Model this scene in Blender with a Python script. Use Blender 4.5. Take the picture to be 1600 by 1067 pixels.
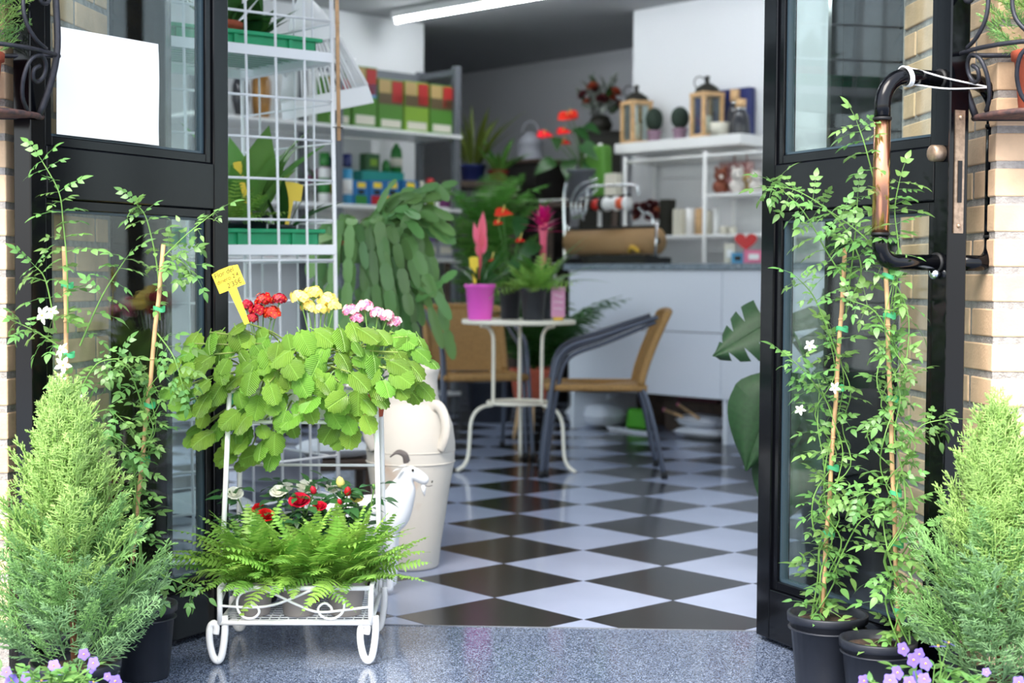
import bpy, bmesh, math, random
import numpy as np
from mathutils import Matrix, Vector

for _o in list(bpy.data.objects):
    bpy.data.objects.remove(_o)
SC = bpy.context.scene
COL = SC.collection
R = random.Random(11)
PI = math.pi
rad = math.radians

# ------------------------------------------------------------------ camera (solved from the floor tiles)
YAW, PITCH, ROLL, FPX, CAMH = 4.5765e-2, 4.1711e-2, 6.1796e-3, 2307.1, .8842
_f = Vector((-math.sin(YAW)*math.cos(PITCH), math.cos(YAW)*math.cos(PITCH), -math.sin(PITCH)))
_r0 = Vector((math.cos(YAW), math.sin(YAW), 0)); _u0 = _r0.cross(_f)
_r = _r0*math.cos(ROLL)+_u0*math.sin(ROLL); _u = _u0*math.cos(ROLL)-_r0*math.sin(ROLL)
CAM = Vector((0, 0, CAMH))
cd = bpy.data.cameras.new('camera'); cam = bpy.data.objects.new('camera', cd); COL.objects.link(cam)
cam.matrix_world = Matrix(((_r.x, _u.x, -_f.x, 0), (_r.y, _u.y, -_f.y, 0), (_r.z, _u.z, -_f.z, CAMH), (0, 0, 0, 1)))
cd.sensor_width = 36; cd.lens = FPX*36/1600; cd.clip_start = .05; cd.clip_end = 200
cd.dof.use_dof = True; cd.dof.focus_distance = 3.15; cd.dof.aperture_fstop = 3.6
SC.camera = cam

# ------------------------------------------------------------------ sky, sun, exposure
SC.view_settings.view_transform = 'Standard'; SC.view_settings.look = 'None'
SC.view_settings.gamma = 1; SC.view_settings.use_curve_mapping = False
SC.view_settings.exposure = 1.3
W = bpy.data.worlds.new('sky'); SC.world = W; W.use_nodes = True
wn = W.node_tree.nodes; wl = W.node_tree.links; bg = wn['Background']
sky = wn.new('ShaderNodeTexSky'); sky.sky_type = 'NISHITA'; sky.sun_disc = False
sky.sun_elevation = rad(52); sky.sun_rotation = rad(200); sky.air_density = 1.0; sky.dust_density = 2.5
mixw = wn.new('ShaderNodeMix'); mixw.data_type = 'RGBA'; mixw.inputs['Factor'].default_value = .45
mixw.inputs['B'].default_value = (7.0, 7.2, 7.6, 1)
wl.new(sky.outputs[0], mixw.inputs['A']); wl.new(mixw.outputs['Result'], bg.inputs[0])
bg.inputs[1].default_value = .19
sd = bpy.data.lights.new('sun', 'SUN'); sun = bpy.data.objects.new('sun', sd); COL.objects.link(sun)
sd.energy = 2.6; sd.angle = rad(35); sd.color = (1, .95, .87)
sun.rotation_euler = Vector((-.28, -.72, .85)).to_track_quat('Z', 'Y').to_euler()

# ------------------------------------------------------------------ pixel helpers: a pixel gives a direction, the depth comes from what the thing stands on
def ray(px, py): return _f+_r*((px-800)/FPX)+_u*((533.5-py)/FPX)
def fl(px, py, z=0.):
    d = ray(px, py); return CAM+d*((z-CAMH)/d.z)
def P(px, py, Y):
    d = ray(px, py); return CAM+d*(Y/d.y)
def plane(px, py, p, n):
    d = ray(px, py); n = Vector(n); return CAM+d*((Vector(p)-CAM).dot(n)/d.dot(n))
def pix(p):
    d = Vector(p)-CAM; z = d.dot(_f); return 800+FPX*d.dot(_r)/z, 533.5-FPX*d.dot(_u)/z
Q2 = math.sqrt(.5)
E1 = Vector((Q2, Q2, 0)); E2 = Vector((-Q2, Q2, 0))       # the shop is laid out at 45 degrees to its corner door
def E(a, b, z=0.): return E1*a+E2*b+Vector((0, 0, z))

# ------------------------------------------------------------------ mesh builder
class MB:
    def __init__(s): s.v = []; s.f = []; s.m = []; s.sm = []
    def add(s, V, F, mi=0, smooth=True, M=None):
        o = len(s.v)
        if M is not None: V = [M @ Vector(p) for p in V]
        s.v.extend([tuple(p) for p in V])
        for q in F: s.f.append(tuple(i+o for i in q)); s.m.append(mi); s.sm.append(smooth)
        return s
    def box(s, c, d, mi=0, M=None, taper=1.):
        x, y, z = d[0]/2, d[1]/2, d[2]/2
        V = [Vector((sx*x*(taper if sz > 0 else 1), sy*y*(taper if sz > 0 else 1), sz*z))+(Vector(c)) for sz in (-1, 1) for sx, sy in ((-1, -1), (1, -1), (1, 1), (-1, 1))]
        return s.add(V, [(3, 2, 1, 0), (4, 5, 6, 7), (0, 1, 5, 4), (1, 2, 6, 5), (2, 3, 7, 6), (3, 0, 4, 7)], mi, False, M)
    def tube(s, pts, r, n=8, mi=0, closed=False, M=None, cap=True, flat=1.):
        pts = [Vector(p) for p in pts]; k = len(pts)
        rs = r if isinstance(r, (list, tuple)) else [r]*k
        V = []; N = None
        for i, p in enumerate(pts):
            if closed: t = pts[(i+1) % k]-pts[i-1]
            else: t = pts[min(i+1, k-1)]-pts[max(i-1, 0)]
            if t.length < 1e-9: t = Vector((0, 0, 1))
            t.normalize()
            if N is None:
                N = t.orthogonal() if abs(t.z) > .9 else t.cross(Vector((0, 0, 1)))
            N = (N-t*N.dot(t)); N.normalize(); B = t.cross(N)
            for j in range(n):
                a = 2*PI*j/n; V.append(p+(N*math.cos(a)+B*math.sin(a)*flat)*rs[i])
        F = []
        for i in range(k if closed else k-1):
            a = i*n; b = ((i+1) % k)*n
            for j in range(n): F.append((a+j, a+(j+1) % n, b+(j+1) % n, b+j))
        if not closed and cap:
            F.append(tuple(range(n-1, -1, -1))); F.append(tuple(range((k-1)*n, k*n)))
        return s.add(V, F, mi, True, M)
    def lathe(s, prof, n=28, c=(0, 0, 0), mi=0, M=None, smooth=True, wob=None):
        V = []; F = []; c = Vector(c)
        for i, (r, z) in enumerate(prof):
            for j in range(n):
                a = 2*PI*j/n; rr = r*(1 if wob is None else wob(a, z)); V.append(c+Vector((rr*math.cos(a), rr*math.sin(a), z)))
        for i in range(len(prof)-1):
            for j in range(n): F.append((i*n+j, i*n+(j+1) % n, (i+1)*n+(j+1) % n, (i+1)*n+j))
        if prof[0][0] > 1e-6: F.append(tuple(range(n-1, -1, -1)))
        if prof[-1][0] > 1e-6: F.append(tuple(range((len(prof)-1)*n, len(prof)*n)))
        return s.add(V, F, mi, smooth, M)
    def grid(s, G, mi=0, smooth=True, M=None):
        a = len(G); b = len(G[0]); V = [p for row in G for p in row]
        return s.add(V, [(i*b+j, i*b+j+1, (i+1)*b+j+1, (i+1)*b+j) for i in range(a-1) for j in range(b-1)], mi, smooth, M)
    def prism(s, poly, z0, z1, mi=0, M=None, smooth=False):
        n = len(poly); V = [(x, y, z0) for x, y in poly]+[(x, y, z1) for x, y in poly]
        return s.add(V, [tuple(range(n-1, -1, -1)), tuple(range(n, 2*n))]+[(i, (i+1) % n, n+(i+1) % n, n+i) for i in range(n)], mi, smooth, M)
    def ball(s, c, r, n=10, m=7, mi=0, M=None, sc=(1, 1, 1)):
        V = []; F = []; c = Vector(c)
        for i in range(m+1):
            t = PI*i/m
            for j in range(n):
                a = 2*PI*j/n; V.append(c+Vector((r*sc[0]*math.sin(t)*math.cos(a), r*sc[1]*math.sin(t)*math.sin(a), -r*sc[2]*math.cos(t))))
        for i in range(m):
            for j in range(n): F.append((i*n+j, i*n+(j+1) % n, (i+1)*n+(j+1) % n, (i+1)*n+j))
        return s.add(V, F, mi, True, M)
    def join(s, o, M=None, mi=None):
        off = len(s.v)
        s.v.extend([tuple(M @ Vector(p)) for p in o.v] if M is not None else o.v)
        s.f.extend([tuple(i+off for i in q) for q in o.f]); s.m.extend(o.m if mi is None else [mi]*len(o.f)); s.sm.extend(o.sm)
        return s
    def mesh(s, name, mats):
        me = bpy.data.meshes.new(name); me.from_pydata(s.v, [], s.f)
        for m in (mats if isinstance(mats, (list, tuple)) else [mats]): me.materials.append(m)
        me.polygons.foreach_set('material_index', s.m); me.polygons.foreach_set('use_smooth', s.sm); me.update()
        return me
    def obj(s, name, mats, parent=None, world=False, bevel=0, kind=None, label=None, loc=None):
        if world and parent is not None:
            Mi = wm(parent).inverted(); s.v = [tuple(Mi @ Vector(p)) for p in s.v]
        if world and parent is None and loc is not None:
            s.v = [tuple(Vector(p)-Vector(loc)) for p in s.v]
        o = bpy.data.objects.new(name, s.mesh(name, mats)); COL.objects.link(o); o.parent = parent
        if loc is not None: o.location = loc
        if bevel:
            b = o.modifiers.new('bevel', 'BEVEL'); b.width = bevel; b.segments = 2; b.limit_method = 'ANGLE'; b.angle_limit = rad(40)
        if kind: o['kind'] = kind
        if label: o['label'] = label
        return o
def wm(o):
    M = Matrix.LocRotScale(o.location, o.rotation_euler, o.scale) if not o.get('_mb') else o.matrix_basis
    return wm(o.parent) @ M if o.parent else M
def thing(name, label, cat, loc=(0, 0, 0), rotz=0., group=None, rot=None):
    o = bpy.data.objects.new(name, None); COL.objects.link(o); o.empty_display_size = .05
    o.location = loc; o.rotation_euler = rot or (0, 0, rotz); o['label'] = label; o['category'] = cat
    if group: o['group'] = group
    return o
def tag(o, label, cat, group=None):
    o['label'] = label; o['category'] = cat
    if group: o['group'] = group
    return o
def struct(o): o['kind'] = 'structure'; return o
def inst(me, name, parent, M, world=False, kind=None):
    o = bpy.data.objects.new(name, me); COL.objects.link(o); o.parent = parent
    o.matrix_basis = wm(parent).inverted() @ M if world else M
    if kind: o['kind'] = kind
    return o
def frame(o, d, n):
    d = Vector(d).normalized(); n = Vector(n); n = n-d*n.dot(d)
    if n.length < 1e-5: n = d.orthogonal()
    n.normalize(); x = d.cross(n); o = Vector(o)
    return Matrix(((x.x, d.x, n.x, o.x), (x.y, d.y, n.y, o.y), (x.z, d.z, n.z, o.z), (0, 0, 0, 1)))
def scl(M, k): return M @ Matrix.Scale(k, 4)
def rv(k=1.): return Vector((R.uniform(-k, k), R.uniform(-k, k), R.uniform(-k, k)))
def spline(pts, n=6):
    pts = [Vector(p) for p in pts]; out = []
    for i in range(len(pts)-1):
        a = pts[max(i-1, 0)]; b = pts[i]; c = pts[i+1]; d = pts[min(i+2, len(pts)-1)]
        for k in range(n):
            t = k/n; out.append(.5*((2*b)+(c-a)*t+(2*a-5*b+4*c-d)*t*t+(3*b-a-3*c+d)*t**3))
    return out+[pts[-1]]
def spiral(c, r0, r1, a0, a1, X, Z, n=26):
    c = Vector(c); X = Vector(X); Z = Vector(Z); o = []
    for i in range(n+1):
        t = i/n; a = a0+(a1-a0)*t; r = r0+(r1-r0)*t; o.append(c+X*(r*math.cos(a))+Z*(r*math.sin(a)))
    return o

# ------------------------------------------------------------------ materials
def lin(c):
    if isinstance(c, str):
        c = c.lstrip('#'); c = [int(c[i:i+2], 16)/255 for i in (0, 2, 4)]
        c = [x/12.92 if x <= .04045 else ((x+.055)/1.055)**2.4 for x in c]
    return tuple(c[:3])
MATS = {}
def mat(name, col, rough=.5, metal=0., var=0., scale=20., bump=0., bscale=60., leaf=0., rnd=0., spec=.5, col2=None, emit=0., coat=0., thr=None, vein=0.):
    if name in MATS: return MATS[name]
    m = bpy.data.materials.new(name); m.use_nodes = True; nt = m.node_tree; N = nt.nodes; L = nt.links
    b = N['Principled BSDF']; out = N['Material Output']; c = lin(col)
    b.inputs['Base Color'].default_value = (*c, 1); b.inputs['Roughness'].default_value = rough; b.inputs['Metallic'].default_value = metal
    b.inputs['Specular IOR Level'].default_value = spec
    if coat: b.inputs['Coat Weight'].default_value = coat; b.inputs['Coat Roughness'].default_value = .05
    src = None
    if var or col2:
        tc = N.new('ShaderNodeTexCoord'); no = N.new('ShaderNodeTexNoise'); no.inputs['Scale'].default_value = scale; no.inputs['Detail'].default_value = 5
        L.new(tc.outputs['Object'], no.inputs['Vector'])
        rp = N.new('ShaderNodeValToRGB'); a = lin(col2) if col2 else tuple(x*(1-var) for x in c); d = c if col2 else tuple(min(1, x*(1+var)) for x in c)
        lo, hi = thr or (.35, .65)
        rp.color_ramp.elements[0].color = (*a, 1); rp.color_ramp.elements[1].color = (*d, 1); rp.color_ramp.elements[0].position = lo; rp.color_ramp.elements[1].position = hi
        L.new(no.outputs['Fac'], rp.inputs[0]); src = rp.outputs[0]
    if rnd:
        oi = N.new('ShaderNodeObjectInfo'); hs = N.new('ShaderNodeHueSaturation'); mr = N.new('ShaderNodeMapRange')
        mr.inputs['To Min'].default_value = 1-rnd; mr.inputs['To Max'].default_value = 1+rnd; L.new(oi.outputs['Random'], mr.inputs[0]); L.new(mr.outputs[0], hs.inputs['Value'])
        mr2 = N.new('ShaderNodeMapRange'); mr2.inputs['To Min'].default_value = .5-rnd*.06; mr2.inputs['To Max'].default_value = .5+rnd*.06
        ml = N.new('ShaderNodeMath'); ml.operation = 'FRACT'; mu = N.new('ShaderNodeMath'); mu.operation = 'MULTIPLY'; mu.inputs[1].default_value = 7.3
        L.new(oi.outputs['Random'], mu.inputs[0]); L.new(mu.outputs[0], ml.inputs[0]); L.new(ml.outputs[0], mr2.inputs[0]); L.new(mr2.outputs[0], hs.inputs['Hue'])
        if src: L.new(src, hs.inputs['Color'])
        else: hs.inputs['Color'].default_value = (*c, 1)
        src = hs.outputs[0]
    if src: L.new(src, b.inputs['Base Color'])
    if bump:
        tc = N.new('ShaderNodeTexCoord'); no = N.new('ShaderNodeTexNoise'); no.inputs['Scale'].default_value = bscale; no.inputs['Detail'].default_value = 4
        L.new(tc.outputs['Object'], no.inputs['Vector']); bp = N.new('ShaderNodeBump'); bp.inputs['Strength'].default_value = bump; bp.inputs['Distance'].default_value = .004
        L.new(no.outputs['Fac'], bp.inputs['Height']); L.new(bp.outputs[0], b.inputs['Normal'])
    if vein:
        tc = N.new('ShaderNodeTexCoord'); sx_ = N.new('ShaderNodeSeparateXYZ'); L.new(tc.outputs['Object'], sx_.inputs[0])
        def mth(op, a, v):
            q = N.new('ShaderNodeMath'); q.operation = op; L.new(a, q.inputs[0])
            if isinstance(v, float): q.inputs[1].default_value = v
            elif v is not None: L.new(v, q.inputs[1])
            return q.outputs[0]
        ax = mth('ABSOLUTE', sx_.outputs['X'], None); ph = mth('SUBTRACT', sx_.outputs['Y'], mth('MULTIPLY', ax, .75)); sn = mth('SINE', mth('MULTIPLY', ph, 19.), None)
        rib = mth('POWER', mth('ABSOLUTE', sn, None), .35); mid = mth('MINIMUM', mth('MULTIPLY', ax, 14.), 1.); hh = mth('MULTIPLY', rib, mid)
        bp = N.new('ShaderNodeBump'); bp.inputs['Strength'].default_value = vein; bp.inputs['Distance'].default_value = .06; L.new(hh, bp.inputs['Height']); L.new(bp.outputs[0], b.inputs['Normal'])
        vm = N.new('ShaderNodeMix'); vm.data_type = 'RGBA'; vm.inputs['B'].default_value = (*c, 1); vm.inputs['A'].default_value = (*[min(1, x*1.5+.04) for x in c], 1); L.new(mth('POWER', hh, .6), vm.inputs['Factor'])
        if src: L.new(src, vm.inputs['B'])
        src = vm.outputs['Result']; L.new(src, b.inputs['Base Color'])
    if leaf:
        tr = N.new('ShaderNodeBsdfTranslucent'); mx = N.new('ShaderNodeMixShader'); mx.inputs[0].default_value = leaf
        g = N.new('ShaderNodeHueSaturation'); g.inputs['Value'].default_value = 1.5; g.inputs['Hue'].default_value = .49
        if src: L.new(src, g.inputs['Color'])
        else: g.inputs['Color'].default_value = (*c, 1)
        L.new(g.outputs[0], tr.inputs[0]); L.new(b.outputs[0], mx.inputs[1]); L.new(tr.outputs[0], mx.inputs[2]); L.new(mx.outputs[0], out.inputs[0])
    if emit:
        b.inputs['Emission Color'].default_value = (*c, 1); b.inputs['Emission Strength'].default_value = emit
    MATS[name] = m; return m
def glass_mat(name, tint=(.93, .97, .96), refl=1.0):
    m = bpy.data.materials.new(name); m.use_nodes = True; N = m.node_tree.nodes; L = m.node_tree.links; N.remove(N['Principled BSDF'])
    t = N.new('ShaderNodeBsdfTransparent'); t.inputs[0].default_value = (*tint, 1); g = N.new('ShaderNodeBsdfGlossy'); g.inputs['Roughness'].default_value = .01
    lw = N.new('ShaderNodeLayerWeight'); lw.inputs['Blend'].default_value = .5
    pw = N.new('ShaderNodeMath'); pw.operation = 'POWER'; pw.inputs[1].default_value = 5; L.new(lw.outputs['Facing'], pw.inputs[0])
    mu = N.new('ShaderNodeMath'); mu.operation = 'MULTIPLY_ADD'; mu.inputs[1].default_value = .92*refl; mu.inputs[2].default_value = .045*refl; mu.use_clamp = True; L.new(pw.outputs[0], mu.inputs[0])
    mx = N.new('ShaderNodeMixShader'); L.new(mu.outputs[0], mx.inputs[0]); L.new(t.outputs[0], mx.inputs[1]); L.new(g.outputs[0], mx.inputs[2]); L.new(mx.outputs[0], N['Material Output'].inputs[0])
    return m
def speckle(name, cols, scale, rough=.12, bump=0):
    m = bpy.data.materials.new(name); m.use_nodes = True; N = m.node_tree.nodes; L = m.node_tree.links; b = N['Principled BSDF']
    tc = N.new('ShaderNodeTexCoord'); vo = N.new('ShaderNodeTexVoronoi'); vo.inputs['Scale'].default_value = scale; L.new(tc.outputs['Object'], vo.inputs['Vector'])
    no = N.new('ShaderNodeTexNoise'); no.inputs['Scale'].default_value = scale*.5; no.inputs['Detail'].default_value = 6; L.new(tc.outputs['Object'], no.inputs['Vector'])
    mx = N.new('ShaderNodeMix'); mx.data_type = 'RGBA'; mx.inputs['Factor'].default_value = .5; L.new(vo.outputs['Color'], mx.inputs['A']); L.new(no.outputs['Color'], mx.inputs['B'])
    bw = N.new('ShaderNodeRGBToBW'); L.new(mx.outputs['Result'], bw.inputs[0]); rp = N.new('ShaderNodeValToRGB'); L.new(bw.outputs[0], rp.inputs[0])
    el = rp.color_ramp.elements
    while len(el) < len(cols): el.new(.5)
    for i, c in enumerate(cols): el[i].position = .3+.4*i/(len(cols)-1); el[i].color = (*lin(c), 1)
    L.new(rp.outputs[0], b.inputs['Base Color']); b.inputs['Roughness'].default_value = rough
    MATS[name] = m; return m

m_tile_w = mat('white_tile', '#9aa4bd', .14, var=.04, scale=3)
m_tile_b = mat('black_tile', '#151313', .2, var=.25, scale=3)
m_grout = mat('grout', '#7f7d7c', .8)
m_granite = speckle('granite', ['#1b2130', '#3f4a60', '#66738c', '#9aa5b8'], 420, .1)
m_granite2 = speckle('counter_granite', ['#3c4652', '#6d7c88', '#a9b6bf'], 260, .2)
m_brick = mat('brick', '#dcbb98', .85, var=.12, scale=14, bump=.25, bscale=160, rnd=.06)
m_mortar = mat('mortar', '#a39d97', .95, var=.18, scale=60, bump=.9, bscale=220)
m_black = mat('black_lacquer', '#06070b', .14, spec=.3)
m_blackm = mat('black_rubber', '#0c0c0e', .6)
m_wall = mat('white_paint', '#e4e6e8', .8)
m_wall2 = mat('grey_wall_paint', '#d2d4d8', .85)
m_ceil = mat('ceiling_dimmed_grey', '#a9abae', .85)  # grey puts the dimness of an unlit white ceiling into the colour
m_white = mat('white_metal', '#f1f1f0', .35)
m_wwire = mat('white_wire', '#eef0f2', .3)
m_cream = mat('cream_metal', '#e6e0cf', .4)
m_steel = mat('grey_steel', '#6f737a', .4, metal=.3)
m_blue_steel = mat('slate_tube', '#4a505e', .35, metal=.4)
m_chrome = mat('chrome', '#d9dde0', .12, metal=1)
m_copper = mat('copper', '#d79a78', .22, metal=1)
m_nickel = mat('aged_nickel', '#a8917c', .45, metal=.8, var=.2, scale=120)
m_iron = mat('wrought_iron', '#35363d', .45, metal=.5, var=.15, scale=80)
m_rust = mat('rusty_iron', '#6b4a42', .8, metal=.2, col2='#3a3336', scale=60)
m_glass = glass_mat('pane_glass')
m_edge = mat('glass_seal', '#34454f', .25)
m_soil = mat('soil', '#3a2a20', .95, var=.5, scale=120, bump=1, bscale=200)
m_pot_black = mat('black_plastic', '#23262e', .42, var=.08, scale=30)
m_terra = mat('terracotta', '#b5573d', .8, var=.1, scale=30)
m_taupe = mat('taupe_plastic', '#a39a94', .5)
m_bamboo = mat('bamboo', '#d2a679', .5, var=.15, scale=40)
m_tie = mat('green_tie', '#57c58c', .4, leaf=.3)
m_paper = mat('white_paper', '#f4f4f4', .7)
m_green_tray = mat('green_tray', '#27a06c', .4)
m_wood = mat('light_wood', '#d2ab7c', .6, var=.12, scale=25)
m_darkwood = mat('dark_wood', '#4a3a30', .6, var=.2, scale=25)
m_rattan = mat('woven_rattan', '#9a7440', .6, var=.25, scale=160, bump=.6, bscale=260)
m_clay = mat('pale_clay', '#c9c4bb', .8, col2='#b89a84', scale=4.5, thr=(.26, .38), bump=.2, bscale=40)
# ================================================================== the setting
YT = 3.727; CEIL = 2.7
X0, Y0, HD = .01675, 3.8260, .24750          # a tile corner and half a tile diagonal
# floor base (grout) + tiles
fb = MB(); fb.prism([(-1.66, YT), (1.32, YT), tuple(E(8.6, 1.71).xy), tuple(E(8.6, 11.6).xy), tuple(E(1.46, 11.6).xy)], -.06, -.002)
floor = struct(fb.obj('floor', m_grout)); floor['label'] = 'black and white checkered tile floor of the shop laid on the diagonal'
g = .0014; h_ = HD-g*1.42
tile_v = [(0, -h_), (h_, 0), (0, h_), (-h_, 0)]
tm = [MB().prism(tile_v, -.008, 0).mesh('tile', m) for m in (m_tile_w, m_tile_b)]
def clip_y(poly, y):
    o = []
    for i in range(len(poly)):
        a, b = poly[i], poly[(i+1) % len(poly)]
        if a[1] >= y: o.append(a)
        if (a[1] >= y) != (b[1] >= y):
            t = (y-a[1])/(b[1]-a[1]); o.append((a[0]+(b[0]-a[0])*t, y))
    return o
cand = []; rest = [MB(), MB()]
for j in range(-2, 48):
    for i in range(-30, 16):
        if (i+j) % 2 == 0: continue
        c = Vector((X0+i*HD, Y0+j*HD, 0))
        if c.y+h_ <= YT+.01 or c.x > 3.3 or c.x < -7.8 or c.y > 15: continue
        a, b = c.dot(E1), c.dot(E2)
        if a > 8.7 or a < 1.75 or b < 2.0: continue
        px, py = pix(c); vis = -120 < px < 1720 and c.y < 10.5 and not (a > 6.9 and b < 6.2)
        cand.append((c.y if vis else 99, i, j, c, vis))
cand.sort(key=lambda q: q[0]); n_obj = 0
for yy, i, j, c, vis in cand:
    k = i % 2
    if vis and n_obj < 280:
        n_obj += 1
        if c.y-h_ < YT:
            poly = clip_y([(c.x+x, c.y+y) for x, y in tile_v], YT+.001)
            if len(poly) > 2: MB().prism(poly, -.008, 0).obj('tile', (m_tile_w, m_tile_b)[k], floor)
        else: inst(tm[k], 'tile', floor, Matrix.Translation(c))
    elif c.y-h_ > YT: rest[k].prism([(c.x+x, c.y+y) for x, y in tile_v], -.008, 0)
for k in (0, 1): rest[k].obj('distant_tiles', (m_tile_w, m_tile_b)[k], floor, kind='stuff')
# outside paving
pv = MB(); pv.prism([(-9, -7), (9, -7), (9, YT-.003), (-9, YT-.003)], -.06, 0); pv.prism([(1.34, YT-.003), (9, YT-.003), (9, 11.3)], -.06, -.001); pv.prism([(-1.68, YT-.003), (-9, 11), (-9, YT-.003)], -.06, -.001)
pvo = struct(pv.obj('pavement', m_granite)); pvo['label'] = 'polished blue grey granite paving in front of the shop door'
th = MB(); th.box((-.22, YT-.0015, -.001), (1.9, .004, .006)); struct(th.obj('trim_1', m_steel))

# shop shell
def wallbox(name, mb, m, label): o = struct(mb.obj(name, m)); o['label'] = label; return o
cl = MB(); cl.prism([(-1.75, YT+.02), (1.45, YT+.02), tuple(E(8.7, 1.6).xy), tuple(E(8.7, 11.7).xy), tuple(E(1.36, 11.7).xy)], CEIL, CEIL+.1)
wallbox('ceiling', cl, m_ceil, 'plain shop ceiling, coloured grey to look unlit')
def eprism(pts, z0, z1, mb=None):
    mb = mb or MB(); mb.prism([(E(a, b).x, E(a, b).y) for a, b in pts], z0, z1); return mb
wallbox('wall_right', eprism([(7.36, 1.6), (8.7, 1.6), (8.7, 6.87), (7.36, 6.87)], 0, CEIL, None), m_wall, 'white wall block behind the counter')
wallbox('wall_back', eprism([(8.52, 6.8), (8.7, 6.8), (8.7, 11.7), (8.52, 11.7)], 0, CEIL), m_wall2, 'grey back wall of the shop')
wallbox('wall_left', eprism([(1.4, 8.25), (6.66, 8.25), (6.66, 8.5), (1.4, 8.5)], 0, CEIL), m_wall, 'white wall behind the grey shelf unit')
wallbox('wall_side', eprism([(6.5, 11.5), (8.7, 11.5), (8.7, 11.7), (6.5, 11.7)], 0, CEIL).prism([(E(a, b).x, E(a, b).y) for a, b in [(6.5, 8.4), (6.66, 8.4), (6.66, 11.7), (6.5, 11.7)]], 0, CEIL), m_wall2, 'grey side wall at the far left of the shop')
wallbox('wall_front', MB().box((-1.42, 3.79, CEIL/2), (.48, .1, CEIL)).box((1.045, 3.79, CEIL/2), (.52, .1, CEIL)).box((-.2, 3.79, 2.6), (2.1, .1, .7)), m_wall, 'shop front wall around the entrance')
def shopfront(name, wname, a0, b0, a1, b1, label):
    """glazed street side of the shop: low wall, top band, mullions and panes"""
    p, q = E(a0, b0), E(a1, b1); d = (q-p); Ln = d.length; ang = math.atan2(d.y, d.x); M = Matrix.Translation(p) @ Matrix.Rotation(ang, 4, 'Z')
    struct(MB().box((Ln/2, 0, .2), (Ln, .16, .4), M=M).box((Ln/2, 0, 2.6), (Ln, .16, .2), M=M).obj(wname, m_wall))['label'] = label
    n = 4; w = MB().box((Ln/2, 0, .42), (Ln, .06, .05), M=M).box((Ln/2, 0, 2.48), (Ln, .06, .05), M=M)
    for k in range(n+1): w.box((min(max(Ln*k/n, .03), Ln-.03), 0, 1.45), (.06, .06, 2.1), M=M)
    o = struct(w.obj(name, m_black))
    for k in range(n): MB().box((Ln*(k+.5)/n, 0, 1.45), (Ln/n-.06, .008, 2.05), M=M).obj('pane', m_glass, o)
shopfront('window_3', 'wall_street_right', 3.62, 1.71, 8.6, 1.71, 'low white wall and top band of the right street window')
shopfront('window_4', 'wall_street_left', 1.46, 3.85, 1.46, 8.3, 'low white wall and top band of the left street window')

# brick piers ------------------------------------------------------
def pier(name, label, cx, y0, rx, y1, xout, zph, sgn):
    """corner (cx,y0), the reveal runs to (rx,y1); sgn=+1 the pier extends to +x"""
    k = sgn*.0025
    core = MB().prism([(cx+k, y0+.0025), (xout, y0+.0025), (xout, y1+.02), (rx+k, y1+.02)][::sgn], 0, 3.0)
    w = struct(core.obj(name, m_mortar)); w['label'] = label
    st = .0726; bh = .0575; L1, L2 = .236, .114
    rd = Vector((rx-cx, y1-y0, 0)); rl = rd.length; rd.normalize(); rn = Vector((sgn*rd.y, -sgn*rd.x, 0))
    nmin = -int((zph-.03)/st)
    for c in range(nmin, nmin+40):
        z = zph+c*st+st/2
        if z < .04: continue
        if z > 1.9: break
        head = c % 2
        ln = L2 if head else L1; dp = L1 if head else L2
        def brick(p, q, depth, n):           # from p to q along the face, going in along n
            j = lambda: R.uniform(-.0015, .0015)
            V = []
            for zz in (z-bh/2, z+bh/2):
                V += [p+Vector((0, j(), zz)), q+Vector((0, j(), zz)), q+n*depth+Vector((0, 0, zz)), p+n*depth+Vector((0, 0, zz))]
            b = MB().add(V, [(3, 2, 1, 0), (4, 5, 6, 7), (0, 1, 5, 4), (1, 2, 6, 5), (2, 3, 7, 6), (3, 0, 4, 7)], 0, False)
            o = b.obj('brick', m_brick, w, bevel=.003); return o
        c0 = Vector((cx, y0, 0)); X = Vector((sgn, 0, 0)); s = 0
        # corner brick follows the splay of the reveal
        p, q = c0, c0+X*ln; V = []
        for zz in (z-bh/2, z+bh/2):
            up = Vector((0, 0, zz)); V += [p+up, q+up, q+Vector((0, dp, 0))+up, p+rd*dp+up]
        MB().add(V, [(3, 2, 1, 0), (4, 5, 6, 7), (0, 1, 5, 4), (1, 2, 6, 5), (2, 3, 7, 6), (3, 0, 4, 7)], 0, False).obj('brick', m_brick, w, bevel=.003)
        s = ln+.013
        for k2 in range(1): brick(c0+X*s, c0+X*(s+L1), .08, Vector((0, 1, 0))); s += L1+.013
        s = dp+.013
        while s < rl-.03:
            e = min(s+L1, rl); brick(c0+rd*s, c0+rd*e, .08, rn); s = e+.013
    return w
zr = P(1553, 202, 3.1).z; zl = P(10, 213.7, 3.1).z
pier('wall_pier_right', 'pale brick pier to the right of the open door', .854, 3.1, .785, 3.67, 1.34, zr, 1)
pier('wall_pier_left', 'pale brick pier to the left of the open door', -1.222, 3.1, -1.185, 3.67, -1.7, zl, -1)
wallbox('wall_lintel', MB().box((-.2, 3.42, 2.75), (2.1, .62, .6)), m_mortar, 'wall above the recessed shop entrance')

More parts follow.
